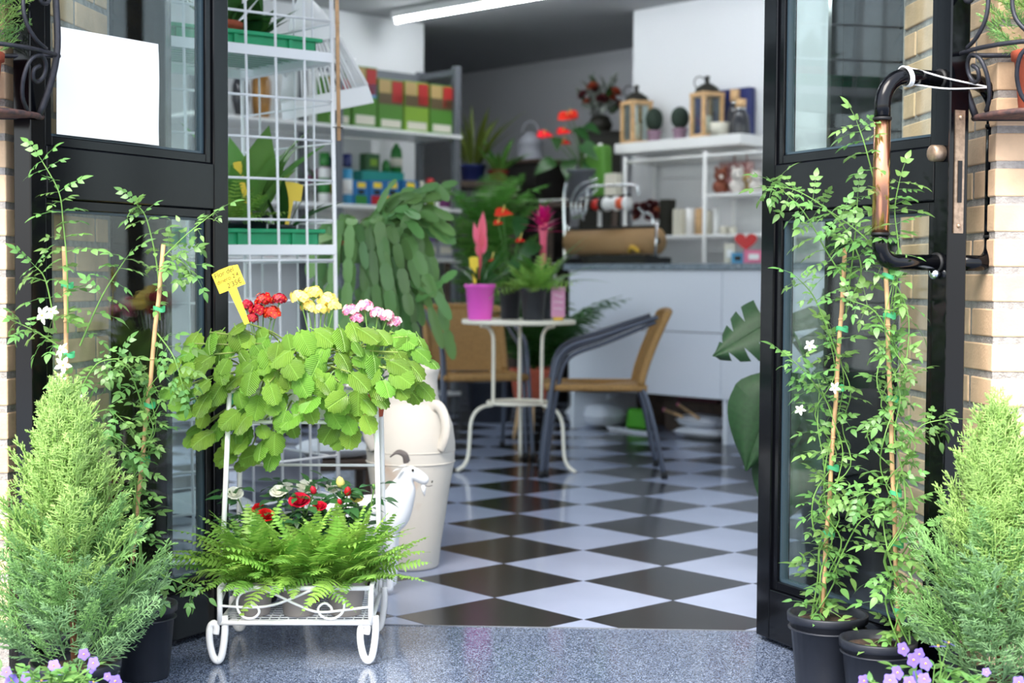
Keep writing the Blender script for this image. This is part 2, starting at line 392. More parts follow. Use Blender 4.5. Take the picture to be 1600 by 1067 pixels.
# door frame with narrow sidelights --------------------------------
def sidelight(name, label, xa, xb, xc):
    """black frame: hinge post at xa, pane from xa to xb, solid panel xb to xc"""
    s = 1 if xc > xa else -1
    b = MB().box((xa+s*.012, 3.70, 1.1), (.03, .055, 2.2)).box((xb, 3.70, 1.1), (.03, .055, 2.2)).box(((xa+xb)/2, 3.70, .05), (abs(xb-xa), .05, .10)).box(((xa+xb)/2, 3.70, 2.18), (abs(xb-xa), .05, .06))
    b.box(((xb+xc)/2, 3.71, 1.1), (abs(xc-xb), .03, 2.2))
    o = struct(b.obj(name, m_black, bevel=.002)); o['label'] = label
    MB().box(((xa+xb)/2, 3.70, 1.12), (abs(xb-xa)-.01, .008, 2.08)).obj('pane', m_glass, o)
    return o
sidelight('window_1', 'narrow black framed sidelight behind the right open door', .47, .625, .79)
sidelight('window_2', 'narrow black framed sidelight behind the left open door', -.905, -1.055, -1.19)
o = struct(MB().box((-.2, 3.70, 2.225), (1.98, .06, .05)).obj('trim_2', m_black))

# doors -----------------------------------------------------------
def door(name, label, A, ang, Wd, cs):
    t = .05
    d = bpy.data.objects.new(name, None); COL.objects.link(d); d.location = (A[0], A[1], 0); d.rotation_euler = (0, 0, ang)
    d['kind'] = 'structure'; d['label'] = label
    def part(n, x0, x1, z0, z1, tt=t, m=m_black, bev=.003): return MB().box(((x0+x1)/2, 0, (z0+z1)/2), (x1-x0, tt, z1-z0)).obj(n, m, d, bevel=bev)
    part('hinge_stile', 0, .055, .012, 2.15); part('lock_stile', Wd-.045, Wd, .012, 2.15)
    part('top_rail', .055, Wd-.045, 2.03, 2.15); part('bottom_rail', .055, Wd-.045, .012, .135)
    part('middle_rail', .055, Wd-.045, 1.052, 1.165)
    for z0, z1, nm in ((.135, 1.052, 'lower'), (1.165, 2.03, 'upper')):
        x0, x1 = .055, Wd-.045; bw = .022; b = MB()
        for (a, bb, c, e) in ((x0, x0+bw, z0, z1), (x1-bw, x1, z0, z1), (x0+bw, x1-bw, z0, z0+bw), (x0+bw, x1-bw, z1-bw, z1)):
            b.box(((a+bb)/2, 0, (c+e)/2), (bb-a, t*.72, e-c))
        b.obj('glazing_bead', m_black, d, bevel=.002)
        b = MB()
        for (a, bb, c, e) in ((x0+bw, x0+bw+.006, z0+bw, z1-bw), (x1-bw-.006, x1-bw, z0+bw, z1-bw), (x0+bw, x1-bw, z0+bw, z0+bw+.006), (x0+bw, x1-bw, z1-bw-.006, z1-bw)):
            b.box(((a+bb)/2, 0, (c+e)/2), (bb-a, .02, e-c))
        b.obj('glass_seal', m_edge, d)
        MB().box(((x0+x1)/2, 0, (z0+z1)/2), (x1-x0-2*bw+.004, .006, z1-z0-2*bw+.004)).obj('pane', m_glass, d)
    # lock plate on the leading edge
    if cs > 0: return d
    lp = MB().box((Wd+.001, 0, 1.11), (.004, .024, .25)).obj('lock_plate', m_nickel, d)
    MB().box((Wd+.0035, 0, 1.09), (.003, .010, .085)).obj('latch', m_blackm, lp)
    b = MB()
    for z in (1.0, 1.22): b.ball((Wd+.003, 0, z), .005, 8, 5)
    b.obj('screw', m_nickel, lp)
    b = MB().lathe([(.0, 0), (.017, 0), (.017, .024), (.013, .027), (0, .027)], 18, M=Matrix.Translation((Wd-.024, cs*t/2, 1.148)) @ Matrix.Rotation(-cs*PI/2, 4, 'X'))
    b.obj('lock_cylinder', m_nickel, d)
    return d
dR = door('door_1', 'open glazed black metal door at the right, tied back to the wall', (.442+.022, 3.647+.012), math.atan2(-.889, .459), .668, -1)
dL = door('door_2', 'open glazed black metal door at the left with a white sheet on its glass', (-.878-.02, 3.652+.01), math.atan2(-.899, -.438), .645, 1)
def handle(d, cs, uu, z0, z1, off):
    r = .0165; x = uu
    def arc(zc, zs, q=.06):                       # elbow from the stile to the grip
        pts = [Vector((x, cs*.025, zc)), Vector((x, cs*(off-q), zc))]
        for k in range(1, 7):
            a = k/6*PI/2; pts.append(Vector((x, cs*(off-q+q*math.sin(a)), zc-zs*(q-q*math.cos(a)))))
        return pts
    top = arc(z1, 1); bot = arc(z0, -1, .035)
    hg = MB().tube([(x, cs*off, z0+.056), (x, cs*off, z1-.088)], r*1.04, 16).obj('handle_grip', m_copper if cs < 0 else m_black, d)
    MB().tube(top+[Vector((x, cs*off, z1-.09))], r, 16).obj('handle_elbow', m_black, hg)
    MB().tube(bot+[Vector((x, cs*off, z0+.058))], r, 16).obj('handle_elbow', m_black, hg)
    b = MB()
    for z in (z0+.056, z1-.088): b.lathe([(r*1.14, -.003), (r*1.14, .003)], 16, (x, cs*off, z))
    for z in (z0, z1): b.lathe([(.021, 0), (.021, .006)], 16, M=Matrix.Translation((x, cs*.025, z)) @ Matrix.Rotation(-cs*PI/2, 4, 'X'))
    b.obj('handle_collar', m_blackm, hg)
handle(dR, -1, .638, .925, 1.300, .172); handle(dR, 1, .638, .925, 1.300, .12)
MB().ball((.640, -.034, .902), .012, 12, 8).obj('thumb_turn', m_chrome, dR)
# white sheet on the left door: measured on the door plane
paper = MB(); G = []
cu = [plane(x, y, (dL.location.x, dL.location.y, 0), (.899, -.438, 0)) for x, y in ((77, 42), (236, 70), (238, 228), (77, 210))]
nd = Vector((.899, -.438, 0)); off = nd*.022
for i in range(7):
    row = []
    for j in range(7):
        a = cu[0].lerp(cu[1], j/6); b = cu[3].lerp(cu[2], j/6); row.append(a.lerp(b, i/6)+off+nd*(.002*math.sin(j*1.3)*math.sin(i*.9)))
    G.append(row)
paper.grid(G); G2 = [[p-nd*.0006 for p in r[::-1]] for r in G]; paper.grid(G2)
pc = cu[3]+off
tag(paper.obj('paper_sheet', m_paper, None, world=True, loc=pc), 'blank white paper sheet stuck on the glass of the left door', 'paper')

# ceiling tube lamps ------------------------------------------------
m_tube = mat('lamp_tube', '#f6fbff', .5, emit=22)
pa = fl(618, 32, CEIL-.06); pb = fl(800, 1, CEIL-.06); dd = (pb-pa).normalized()
def lamp(o0, label):
    L_ = 1.5; t = thing('ceiling_lamp', label, 'lamp', (o0.x, o0.y, CEIL-.06), math.atan2(dd.y, dd.x), 'fluorescent ceiling lamps')
    MB().box((L_/2, 0, .035), (L_, .09, .05)).obj('housing', m_white, t, bevel=.004)
    MB().tube([(0.02, 0, 0), (L_-.02, 0, 0)], .016, 10).obj('tube', m_tube, t)
    for x in (.01, L_-.01): MB().box((x, 0, .0), (.02, .04, .05)).obj('end_cap', m_white, t)
lamp(pa, 'long fluorescent ceiling lamp glowing white above the shelf unit')
lamp(pa+dd*1.75, 'added fluorescent ceiling lamp out of view in line with the first, nearer the counter')  # extra lamp outside the view, added to brighten the shop
for k, (a, b) in enumerate(((3.4, 7.3), (3.4, 5.2))):
    lamp(E(a, b), ('added unseen fluorescent ceiling lamp over the left of the entrance', 'added unseen fluorescent ceiling lamp over the middle of the entrance')[k])  # two more unseen lamps, added because the interior needs light
# ================================================================== leaf and flower templates (lie along +y, face +z)
def leaf(L, Wd, n=6, curl=.15, fold=.25, shape=None, serr=0., base=.0):
    shape = shape or (lambda t: math.sin(PI*min(1, t**.75)))
    b = MB(); G = []
    for i in range(n+1):
        t = i/n; w = max(Wd/2*shape(t), .0002 if i in (0, n) else 0)*(1+serr*(1 if i % 2 else -1)*(0 < i < n)); y = L*(t+base); z = -curl*L*t*t
        G.append([(-w, y-w*.15, z-fold*w+abs(w)*fold*1.6), (-w*.5, y, z+fold*w*.55), (0, y, z), (w*.5, y, z+fold*w*.55), (w, y-w*.15, z-fold*w+abs(w)*fold*1.6)])
    b.grid(G); return b
def round_leaf(r, teeth=9, cup=.12, n=18):
    """scalloped rounded leaf with a short stalk and a pressed-in midrib"""
    b = MB(); V = [(0, r*.75, .0)]; F = []
    rings = (.5, .86, 1.); n = 24
    for k, q in enumerate(rings):
        for j in range(n):
            a = -PI/2+2*PI*j/n; sc = 1.+(.07 if (j % 2) else -.05)*(k == 2)
            x = r*.86*q*math.cos(a)*sc; y = r*.95+r*(1.02 if a > 0 and a < PI else .98)*q*math.sin(a)*sc
            z = -cup*r*(q*q)+.05*r*abs(math.cos(a))*(q > .4)*(q < .9)+.03*r*math.sin(5*a)*(q > .9)
            V.append((x, y, z))
    for j in range(n): F.append((0, 1+j, 1+(j+1) % n))
    for k in range(2):
        for j in range(n): F.append((1+k*n+j, 1+(k+1)*n+j, 1+(k+1)*n+(j+1) % n, 1+k*n+(j+1) % n))
    b.add(V, F); b.tube([(0, -r*.35, -.12*r), (0, r*.1, 0)], r*.035, 4, cap=False); return b
def pinnate(nl, L, lw, ll, droop=.2, fold=.2):
    """compound leaf with a stalk, nl pairs of leaflets and one at the tip"""
    b = MB(); rows = []
    for i in range(9):
        t = i/8; rows.append(Vector((0, L*t, -droop*L*t*t)))
    b.tube(rows, [.0009-.0004*i/8 for i in range(9)], 4, cap=False)
    def at(t): return Vector((0, L*t, -droop*L*t*t))
    for k in range(nl):
        t = .3+.58*k/max(1, nl-1)
        for s in (-1, 1):
            k_ = ll*(1-.25*abs(t-.6))*R.uniform(.85, 1.1); lf = leaf(k_, lw*R.uniform(.85, 1.1), 4, .2, fold)
            b.join(lf, frame(at(t), (s*.85, .55, R.uniform(-.35, .1)), (R.uniform(-.2, .2), 0, 1)))
    b.join(leaf(ll*1.35, lw*1.1, 5, .25, fold), frame(at(1.), (0, 1, -droop*1.5), (0, 0, 1)))
    return b
def frond(n, L, wl, droop=.6, ruffle=.3):
    b = MB(); pts = []
    def at(t): return Vector((.02*L*math.sin(t*5), L*(t-.12*droop*t*t), L*(.25*t-droop*t*t*.8)))
    for i in range(9): pts.append(at(i/8))
    b.tube(pts, [.0011-.0007*i/8 for i in range(9)], 4, cap=False)
    for k in range(n):
        t = .08+.9*k/n; d = (at(min(1, t+.03))-at(t-.03)).normalized(); side = Vector((1, 0, 0)); up = side.cross(d)
        w = wl*(math.sin(PI*min(1, .12+t*.88))**.6)*(1 if t < .8 else 1-(t-.8)*2.2)
        for s in (-1, 1):
            dr = side*s+d*.28+up*R.uniform(-ruffle, ruffle)
            lf = leaf(w, .0085*(L/.22), 2, .2, .2, lambda q: (.75, 1., .25)[min(2, int(q*2.01))])
            b.join(lf, frame(at(t), dr, up+side*R.uniform(-.4, .4)))
    return b
def rose(r, mi=0, open_=1.):
    b = MB()
    for ring, (n, rr, hh, tilt) in enumerate(((5, 1., .42, .75), (5, .78, .62, .5), (4, .54, .74, .3), (3, .3, .8, .12))):
        for k in range(n):
            a = 2*PI*(k+ring*.45)/n; G = []
            for i in range(4):
                t = i/3; row = []
                for j in range(5):
                    s = (j-2)/2; an = a+s*(1.05 if ring < 3 else 1.2)
                    rad_ = r*(rr*open_*(.25+.75*t**.7)+tilt*.12*t*t); z = r*(hh*t*1.25-.12*abs(s)*t+(-.1*t*t*t if ring < 2 else 0))
                    row.append((rad_*math.cos(an), rad_*math.sin(an), z))
                G.append(row)
            b.grid(G, mi)
    return b
def bud(r, mi=0):
    b = MB(); b.lathe([(.0, 0), (r*.55, r*.3), (r*.75, r*.9), (r*.55, r*1.6), (r*.12, r*2.1), (0, r*2.1)], 9, mi=mi)
    for k in range(4): b.join(leaf(r*1.5, r*.7, 3, -.1, .2), frame((0, 0, 0), (math.cos(k*PI/2)*.4, math.sin(k*PI/2)*.4, 1), (-math.cos(k*PI/2), -math.sin(k*PI/2), .3)), 1)
    return b
def petal_flower(r, n, mi=0, eye=1, wd=.9, cup=.15):
    b = MB()
    for k in range(n):
        a = 2*PI*k/n; b.join(leaf(r, r*wd, 3, cup, .1, lambda t: (.35, .85, 1., .3)[min(3, int(t*3.01))]), frame((0, 0, 0), (math.cos(a), math.sin(a), .1), (0, 0, 1)), mi)
    b.ball((0, 0, r*.06), r*.17, 6, 4, mi=eye); return b
def pot(name, parent, r, h, m, rim=.012, n=28, taper=.78, c=(0, 0, 0), soil=True, ribs=0, world=False):
    z0 = .0; th = .004
    pf = [(r*taper*.96, z0), (r*taper, z0+.004), (r-.003, h-rim*1.5), (r+.003, h-rim*1.4), (r+.004, h-.002), (r+.003, h), (r-th, h), (r-th-.001, h-.03), (r*taper-th, z0+.012), (0, z0+.012)]
    o = MB().lathe(pf, n, c).obj(name, m, parent)
    if soil: MB().lathe([(r-th-.003, h-.035), (r-th-.002, h-.018), (r*.6, h-.012), (0, h-.009)], 20, c, wob=lambda a, z: 1).obj('soil', m_soil, o)
    return o
m_ivy = mat('ivy_leaf', '#76a23c', .32, var=.15, scale=90, leaf=.3, rnd=.32, vein=.5)
m_ivy_stem = mat('ivy_stem', '#7c8f45', .5)
m_jas = mat('jasmine_leaf', '#6a9650', .38, leaf=.3, rnd=.3)
m_jas_stem = mat('jasmine_stem', '#6f9a48', .5)
m_fern = mat('fern_frond', '#84b04e', .45, leaf=.3, rnd=.28)
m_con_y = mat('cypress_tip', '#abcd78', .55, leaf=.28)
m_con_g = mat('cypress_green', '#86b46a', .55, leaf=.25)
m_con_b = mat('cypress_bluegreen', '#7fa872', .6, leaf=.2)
m_bark = mat('bark', '#7a4f33', .8, var=.2, scale=60)
m_rose_leaf = mat('rose_leaf', '#2f5b2e', .35, leaf=.15, rnd=.25)
m_red = mat('red_petal', '#c4141f', .5, leaf=.15, rnd=.15)
m_whitep = mat('white_petal', '#f3f3ea', .5, leaf=.3)
m_yellowp = mat('yellow_petal', '#f6ec90', .5, leaf=.3)
m_pinkp = mat('pink_petal', '#e889ad', .5, leaf=.3, rnd=.12)
m_purple = mat('purple_petal', '#8a73d6', .5, leaf=.3, rnd=.12)
m_orange = mat('flower_eye', '#f0a93a', .5)
m_kal = mat('kalanchoe_leaf', '#6f8f70', .4, leaf=.1, rnd=.15)
m_dkleaf = mat('dark_leaf', '#2d5a26', .35, leaf=.2, rnd=.25)
m_midleaf = mat('mid_leaf', '#558a3c', .38, leaf=.25, rnd=.25)
m_yellow = mat('yellow_plastic', '#f3d238', .45)
m_ink = mat('black_ink', '#1b1a10', .6)

# ================================================================== wire display rack
zt = lambda px, py: P(px, py, 4.1).z
RA = P(253, 500, 4.02); RA.z = 0                 # left foot of the rack, seen through the door glass
rk_len, rk_dep, rk_h = .60, .50, 1.95
rack = thing('wire_display_rack', 'tall white wire grid display rack standing behind the left door', 'rack', (RA.x, RA.y, 0), PI/4)
rack.rotation_euler = (0, rad(-1.1), PI/4)
rw = .0042
def wire(pts, nm, r=rw, par=rack): return MB().tube(pts, r, 6).obj(nm, m_wwire, par)
for x in (0, rk_len):
    for y in (0, rk_dep): wire([(x, y, 0.012), (x, y, rk_h)], 'post', .0068)
for i in range(1, 6): wire([(rk_len*i/6, 0, .10), (rk_len*i/6, 0, rk_h)], 'grid_wire')
for i in range(1, 5): wire([(rk_len, rk_dep*i/5, .10), (rk_len, rk_dep*i/5, rk_h)], 'grid_wire', .0034)
for i in range(16):
    z = .10+i*.1185
    wire([(0, 0, z), (rk_len, 0, z)], 'grid_wire'); wire([(rk_len, 0, z-.006), (rk_len, rk_dep, z-.006)], 'grid_wire', .0034)
sh_z = [zt(368, 650)-.0, zt(368, 392), zt(368, 70)]
for z in sh_z:
    for y in (.0, rk_dep): MB().box((rk_len/2, y, z), (rk_len, .012, .03)).obj('shelf_rail', m_wwire, rack, bevel=.002)
    for x in (0.004, rk_len-.004): MB().box((x, rk_dep/2, z), (.012, rk_dep, .03)).obj('shelf_rail', m_wwire, rack, bevel=.002)
    for i in range(1, 12): wire([(.01, rk_dep*i/12, z+.008), (rk_len-.01, rk_dep*i/12, z+.008)], 'shelf_wire', .0022)
RM = wm(rack)
def tray(z, label):
    t = thing('seed_tray', label, 'tray', RM @ Vector((rk_len/2, rk_dep/2, z+.0105)), PI/4); t.rotation_euler = rack.rotation_euler
    l, w, h = rk_len-.03, rk_dep-.12, .052; b = MB()
    b.box((0, 0, .004), (l*.94, w*.94, .008))
    for s in (-1, 1):
        b.box((0, s*(w/2-.005), h/2), (l, .01, h)); b.box((s*(l/2-.005), 0, h/2), (.01, w, h))
    b.obj('basin', m_green_tray, t, bevel=.003)
    for s in (-1, 1):
        MB().box((0, s*(w/2+.004), h-.006), (l+.03, .022, .012)).obj('lip', m_green_tray, t, bevel=.003)
        MB().box((s*(l/2+.004), 0, h-.006), (.022, w, .012)).obj('lip', m_green_tray, t, bevel=.003)
    for k in range(3): MB().box(((k-1)*l*.33, -w/2-.003, .022), (.012, .012, .04)).obj('rib', m_green_tray, t)
    return wm(t)
TR = [tray(sh_z[0], 'green plastic tray on the lowest shelf of the wire rack'), tray(sh_z[1], 'green plastic tray on the middle shelf of the wire rack'), tray(sh_z[2], 'pale green plastic tray on the top shelf of the wire rack')]
# bamboo pole tied to the rack post
pp = RM @ Vector((rk_len+.012, -.012, 0)); top = P(523, -40, pp.y)
bp = thing('bamboo_cane', 'short bamboo cane tied to the top of the right post of the wire rack', 'cane', pp.lerp(RM @ Vector((rk_len+.012, -.012, 1.95)), .66))
pq = RM @ Vector((rk_len+.012, -.012, 1.95)); MB().tube([pp.lerp(pq, .66), pq], .006, 8).obj('cane', m_bamboo, bp, world=True)
for k in (.74, .84, .94): MB().lathe([(.0068, -.003), (.0068, .003)], 8, pp.lerp(pq, k)).obj('node', m_bamboo, bp, world=True)
for k in (.68, .9): MB().tube([pp.lerp(pq, k)+Vector((-.005+.017*math.cos(a), .006+.017*math.sin(a), 0)) for a in [2*PI*i/14 for i in range(14)]], .0012, 5, closed=True).obj('wire_tie', m_ink, bp, world=True)

# ================================================================== plants of the rack
def lance_plant(name, label, base, pr, ph, pm, lm, n, Lr, Wr, spread, cat='potted plant', group=None, seed=1, curl=.3, potname='pot', upright=.6, ring=.5):
    R.seed(seed); t = thing(name, label, cat, base, 0, group); pot(potname, t, pr, ph, pm)
    tp = [leaf(1, R.uniform(*Wr), 7, curl*R.uniform(.5, 1.4), .35, lambda q: (math.sin(PI*min(1, .06+.94*q**.9)))).mesh('leaf', lm) for _ in range(4)]
    for k in range(n):
        a = k*2.4+R.uniform(-.3, .3); q = R.random(); L_ = R.uniform(*Lr)
        d = Vector((math.cos(a)*spread*(.2+q), math.sin(a)*spread*(.2+q), upright+.5*(1-q)))
        inst(R.choice(tp), 'leaf', t, scl(frame((math.cos(a)*pr*ring, math.sin(a)*pr*ring, ph-.02), d, Vector((-d.x, -d.y, .9))+rv(.15)), L_))
    return t
def fluffy_fern(name, label, base, pr, ph, pm, n, Lr, fm, seed=3, group=None, cat='fern', wl=.035, pairs=15, up=1., droop=(.3, .9), bias=(0, 0)):
    R.seed(seed); t = thing(name, label, cat, base, 0, group); pot('pot', t, pr, ph, pm)
    tp = [frond(pairs, .2, wl, R.uniform(*droop)).mesh('frond', fm) for _ in range(5)]
    for k in range(n):
        a = k*2.399+R.uniform(-.3, .3); q = (k+.5)/n
        d = Vector((math.cos(a)*(.15+q)+bias[0], math.sin(a)*(.15+q)+bias[1], up*(1.25-q)))
        inst(R.choice(tp), 'frond', t, scl(frame((math.cos(a)*pr*.5, math.sin(a)*pr*.5, ph-.015), d, (0, 0, 1)) @ Matrix.Rotation(R.uniform(-.5, .5), 4, 'Y'), R.uniform(*Lr)/.2))
    return t
def on_tray(k, x, y): return TR[k] @ Vector((x, y, .0085))
lance_plant('peace_lily', 'broad leaved green plant in a dark pot on the middle rack tray', on_tray(1, .15, -.01), .06, .10, m_pot_black, mat('lily_leaf', '#6fa352', .35, leaf=.3, rnd=.2), 17, (.18, .32), (.34, .48), .6, seed=5, upright=1.)
fluffy_fern('parsley_fern', 'bushy bright green fern at the left of the middle rack tray', on_tray(1, .035, -.09), .05, .07, m_pot_black, 60, (.09, .18), m_fern, seed=8, wl=.03, pairs=12)
lance_plant('striped_dracaena', 'arching green plant at the right end of the middle rack tray', on_tray(1, .245, -.05), .04, .06, m_pot_black, m_dkleaf, 10, (.14, .24), (.12, .2), .9, seed=9)
lance_plant('rubber_plant', 'green leaved plant in a terracotta pot on the top rack tray', on_tray(2, .02, -.08), .062, .08, m_terra, m_dkleaf, 12, (.12, .2), (.4, .5), .8, seed=10)
lance_plant('foliage_plant', 'dark leaved plant on the top rack tray beside the terracotta pot', on_tray(2, .17, .0), .05, .06, m_pot_black, m_dkleaf, 12, (.12, .2), (.3, .4), .8, seed=12)
lance_plant('foliage_plant', 'small leafy plant on the lowest rack tray behind the ivy', on_tray(0, -.1, 0), .05, .06, m_pot_black, m_dkleaf, 12, (.1, .18), (.2, .3), .8, seed=14)
def price_tag(name, label, loc, w, h, stem, tilt, facing, m=m_yellow, text=None):
    t = thing(name, label, 'price tag', loc, 0); d = Vector(facing); ang = math.atan2(d.y, d.x)+PI/2
    M = Matrix.Rotation(ang, 4, 'Z') @ Matrix.Rotation(tilt, 4, 'Y')
    G = lambda pts: [(x, z) for x, z in pts]
    M2 = M @ Matrix.Rotation(PI/2, 4, 'X')
    poly = [(-.006, 0), (.006, 0), (.010, stem), (w/2, stem), (w/2, stem+h*.93), (w*.2, stem+h), (-w*.2, stem+h), (-w/2, stem+h*.93), (-w/2, stem), (-.010, stem)]
    card_ = MB().prism(poly, -.0008, .0008, M=M2).obj('card', m, t)
    if text:
        for k, (s, x, z, sz) in enumerate(text):
            cu_ = bpy.data.curves.new('lettering', 'FONT'); cu_.body = s; cu_.size = sz; cu_.shear = .15; cu_.space_character = .95
            to = bpy.data.objects.new('tmp', cu_); COL.objects.link(to); dg = bpy.context.evaluated_depsgraph_get()
            me = bpy.data.meshes.new_from_object(to.evaluated_get(dg)); bpy.data.objects.remove(to); me.materials.clear(); me.materials.append(m_ink); me.name = 'lettering'
            inst(me, 'lettering', card_, M2 @ Matrix.Translation((x, stem+z, .0013)) @ Matrix.Rotation(.06, 4, 'Z'))
    return t
price_tag('plant_tag', 'yellow plant tag stuck beside the arching plant on the middle rack tray', on_tray(1, .235, -.09)+Vector((0, 0, .06)), .065, .055, .075, rad(8), (.2, -1, 0))
price_tag('plant_tag', 'small yellow plant tag among the broad leaves on the middle rack tray', on_tray(1, .10, -.1)+Vector((0, 0, .08)), .025, .02, .15, rad(-14), (.2, -1, 0))

# hanging white birdcage ------------------------------------------
bc = P(512, 175, 4.85)
cage = thing('birdcage', 'white decorative birdcage with cut-out hearts hanging behind the wire rack', 'birdcage', bc, rad(20)); cage.rotation_euler = (rad(4), rad(-13), rad(20))
wb, wt, hc = .13, .075, .27
MB().box((0, 0, .03), (wb*2, wb*2, .06), taper=.95).obj('base_band', m_white, cage, bevel=.004)
MB().box((0, 0, hc-.02), (wt*2.1, wt*2.1, .05), taper=.93).obj('top_band', m_white, cage, bevel=.004)
for s in range(4):
    Ms = Matrix.Rotation(s*PI/2, 4, 'Z')
    for k in range(8):
        q = (k-3.5)/3.5*.93; MB().tube([(q*wb*.95, -wb*.95, .06), (q*wt, -wt, hc-.04)], .0035, 5, M=Ms).obj('bar', m_white, cage)
    hb = MB()
    for sx in (-1, 1): hb.ball((sx*.009, 0, 0), .013, 10, 6, sc=(1, .35, 1))
    hb.lathe([(0, -.024), (.020, -.004), (0, .004)], 10, smooth=True)
    hb.v = [tuple(Ms @ (Vector((0, -(wb*.95+wt)/2-.012, hc*.58))+Vector(p))) for p in hb.v]; hb.obj('heart', m_white, cage)
MB().lathe([(wt*1.0, hc), (wt*.75, hc+.05), (wt*.3, hc+.10), (.006, hc+.13)], 16).obj('dome', m_white, cage)
ci = wm(cage).inverted()
MB().tube([(0, 0, hc+.125), ci @ Vector((wm(cage) @ Vector((0, 0, hc+.13))).xy.to_3d()+Vector((0, 0, CEIL)))], .002, 5).obj('cord', m_white, cage)
# ================================================================== flower cart
fL, fR, bR, bL = fl(345, 1040), fl(573, 1040), fl(610, 988), fl(367, 986)
ctr = (fL+fR+bR+bL)/4; ang = math.atan2((fR-fL).y, (fR-fL).x)
cart = thing('plant_cart', 'white wrought metal two-tier plant stand with scroll feet', 'plant stand', (ctr.x, ctr.y, 0), ang)
cw, cdp = .172, .160                     # half width, half depth
zb, ztp = .098, .178
def cb(name, pts, r=.0052, n=8, par=cart): return MB().tube(pts, r, n).obj(name, m_white, par)
def foot(x, y):
    # tall C scroll under each corner
    h = zb+.004; pts = [(.016, h+.012), (.017, h*.75), (.010, .024), (.0, .0095), (-.011, .022), (-.018, h*.55), (-.017, h*.86), (-.008, h*.95), (-.002, h*.86), (-.004, h*.70)]
    MB().tube(spline([(x+q, y, z) for q, z in pts], 5), [.0082]*30+[.0075]*16, 10).obj('scroll_foot', m_white, cart)
for x in (-cw-.006, cw-.006):
    for y in (-cdp+.004, cdp-.004): foot(x, y)
for z, nm in ((zb, 'bottom_rail'), (ztp, 'top_rail')):
    c = [(-cw, -cdp, z), (cw, -cdp, z), (cw, cdp, z), (-cw, cdp, z)]
    for k in range(4): cb(nm, [c[k], c[(k+1) % 4]], .0058)
for x in (-cw, cw):
    for y in (-cdp, cdp): cb('corner_post', [(x, y, zb), (x, y, ztp)], .0065)
# mesh floor of the tray
for k in range(1, 16): cb('tray_wire', [(-cw+2*cw*k/16, -cdp, zb), (-cw+2*cw*k/16, cdp, zb)], .0018, 5)
for k in range(1, 14): cb('tray_wire', [(-cw, -cdp+2*cdp*k/14, zb+.002), (cw, -cdp+2*cdp*k/14, zb+.002)], .0018, 5)
# front scroll ornament: two crossing S curves with curled ends
zm = (zb+ztp)/2; yf = -cdp-.002
def sx(pts): return spline([(x, yf, zm+z) for x, z in pts], 6)
cb('scroll_ornament', sx([(-cw, 0), (-.10, -.004), (-.05, .002), (.0, .020), (.04, .036), (.075, .034), (.108, .016), (.108, -.014), (.085, -.030), (.06, -.024), (.052, -.006), (.066, .006), (.080, -.002), (.084, -.012)]), .0032, 6)
cb('scroll_ornament', sx([(cw, -.002), (.11, -.010), (.05, -.014), (.0, .004), (-.05, .028), (-.085, .038), (-.125, .026), (-.132, -.004), (-.118, -.026), (-.095, -.028), (-.082, -.014), (-.092, .002), (-.105, -.002)]), .0032, 6)
for s in (-1, 1):
    cb('scroll_ornament', spline([(s*cw, -cdp, zm), (s*cw, -.06, zm+.02), (s*cw, .0, zm-.01), (s*cw, .07, zm+.02), (s*cw, cdp, zm)], 5), .003, 6)
# upper tier carried on four uprights
zu0, zu1 = P(500, 652, 3.58).z, P(600, 607, 3.58).z; yu0, yu1 = -.02, .158
for s in (-1, 1):
    x = s*cw
    cb('upright', [(x+s*.014, -.055, ztp), (x*1.0, yu0, zu1+.012)], .0062)
    cb('upright', [(x+s*.012, cdp, zb), (x, yu1, zu1+.012)], .0062)
for z, nm in ((zu0, 'shelf_rail'), (zu1, 'shelf_rail')):
    c = [(-cw, yu0, z), (cw, yu0, z), (cw, yu1, z), (-cw, yu1, z)]
    for k in range(4): cb(nm, [c[k], c[(k+1) % 4]], .005)
for k in range(1, 14): cb('shelf_wire', [(-cw+2*cw*k/14, yu0, zu0+.002), (-cw+2*cw*k/14, yu1, zu0+.002)], .002, 5)
for k in range(9): cb('guard_wire', [(-cw+2*cw*(k+.5)/9, yu0, zu0), (-cw+2*cw*(k+.5)/9, yu0, zu1)], .002, 5)
for z in (.30, .42): cb('back_bar', [(-cw-.005, cdp, z), (cw+.005, cdp, z)], .004, 6)
CM = wm(cart)

# trough and ivy on the upper tier ---------------------------------
tb = CM @ Vector((-.03, (yu0+yu1)/2, zu0+.006)); TY = tb.y
R.seed(21)
ivy = thing('swedish_ivy', 'bright green trailing ivy with scalloped round leaves spilling over the upper cart shelf', 'ivy', tb, ang)
b = MB(); l, w, h = .24, .115, .088
b.box((0, 0, .003), (l*.9, w*.9, .006))
for s in (-1, 1):
    b.box((0, s*(w/2-.003), h/2), (l, .006, h)); b.box((s*(l/2-.003), 0, h/2), (.006, w, h))
b.obj('trough', m_white, ivy, bevel=.003)
MB().box((0, 0, h-.02), (l-.014, w-.014, .01)).obj('soil', m_soil, ivy)
OUT = [(277, 565), (285, 530), (312, 512), (382, 503), (440, 522), (500, 508), (560, 500), (610, 512), (662, 525), (665, 560), (655, 600), (626, 612), (600, 600), (578, 640), (548, 682), (524, 668), (508, 628), (470, 650), (436, 672), (428, 703), (392, 725), (356, 716), (342, 684), (306, 686), (292, 640), (272, 610)]
def inside(p, poly):
    c = False; x, y = p
    for i in range(len(poly)):
        (x1, y1), (x2, y2) = poly[i], poly[i-1]
        if (y1 > y) != (y2 > y) and x < (x2-x1)*(y-y1)/(y2-y1)+x1: c = not c
    return c
ivt = [round_leaf(1, cup=R.uniform(.05, .3)).mesh('leaf', m_ivy) for _ in range(5)]
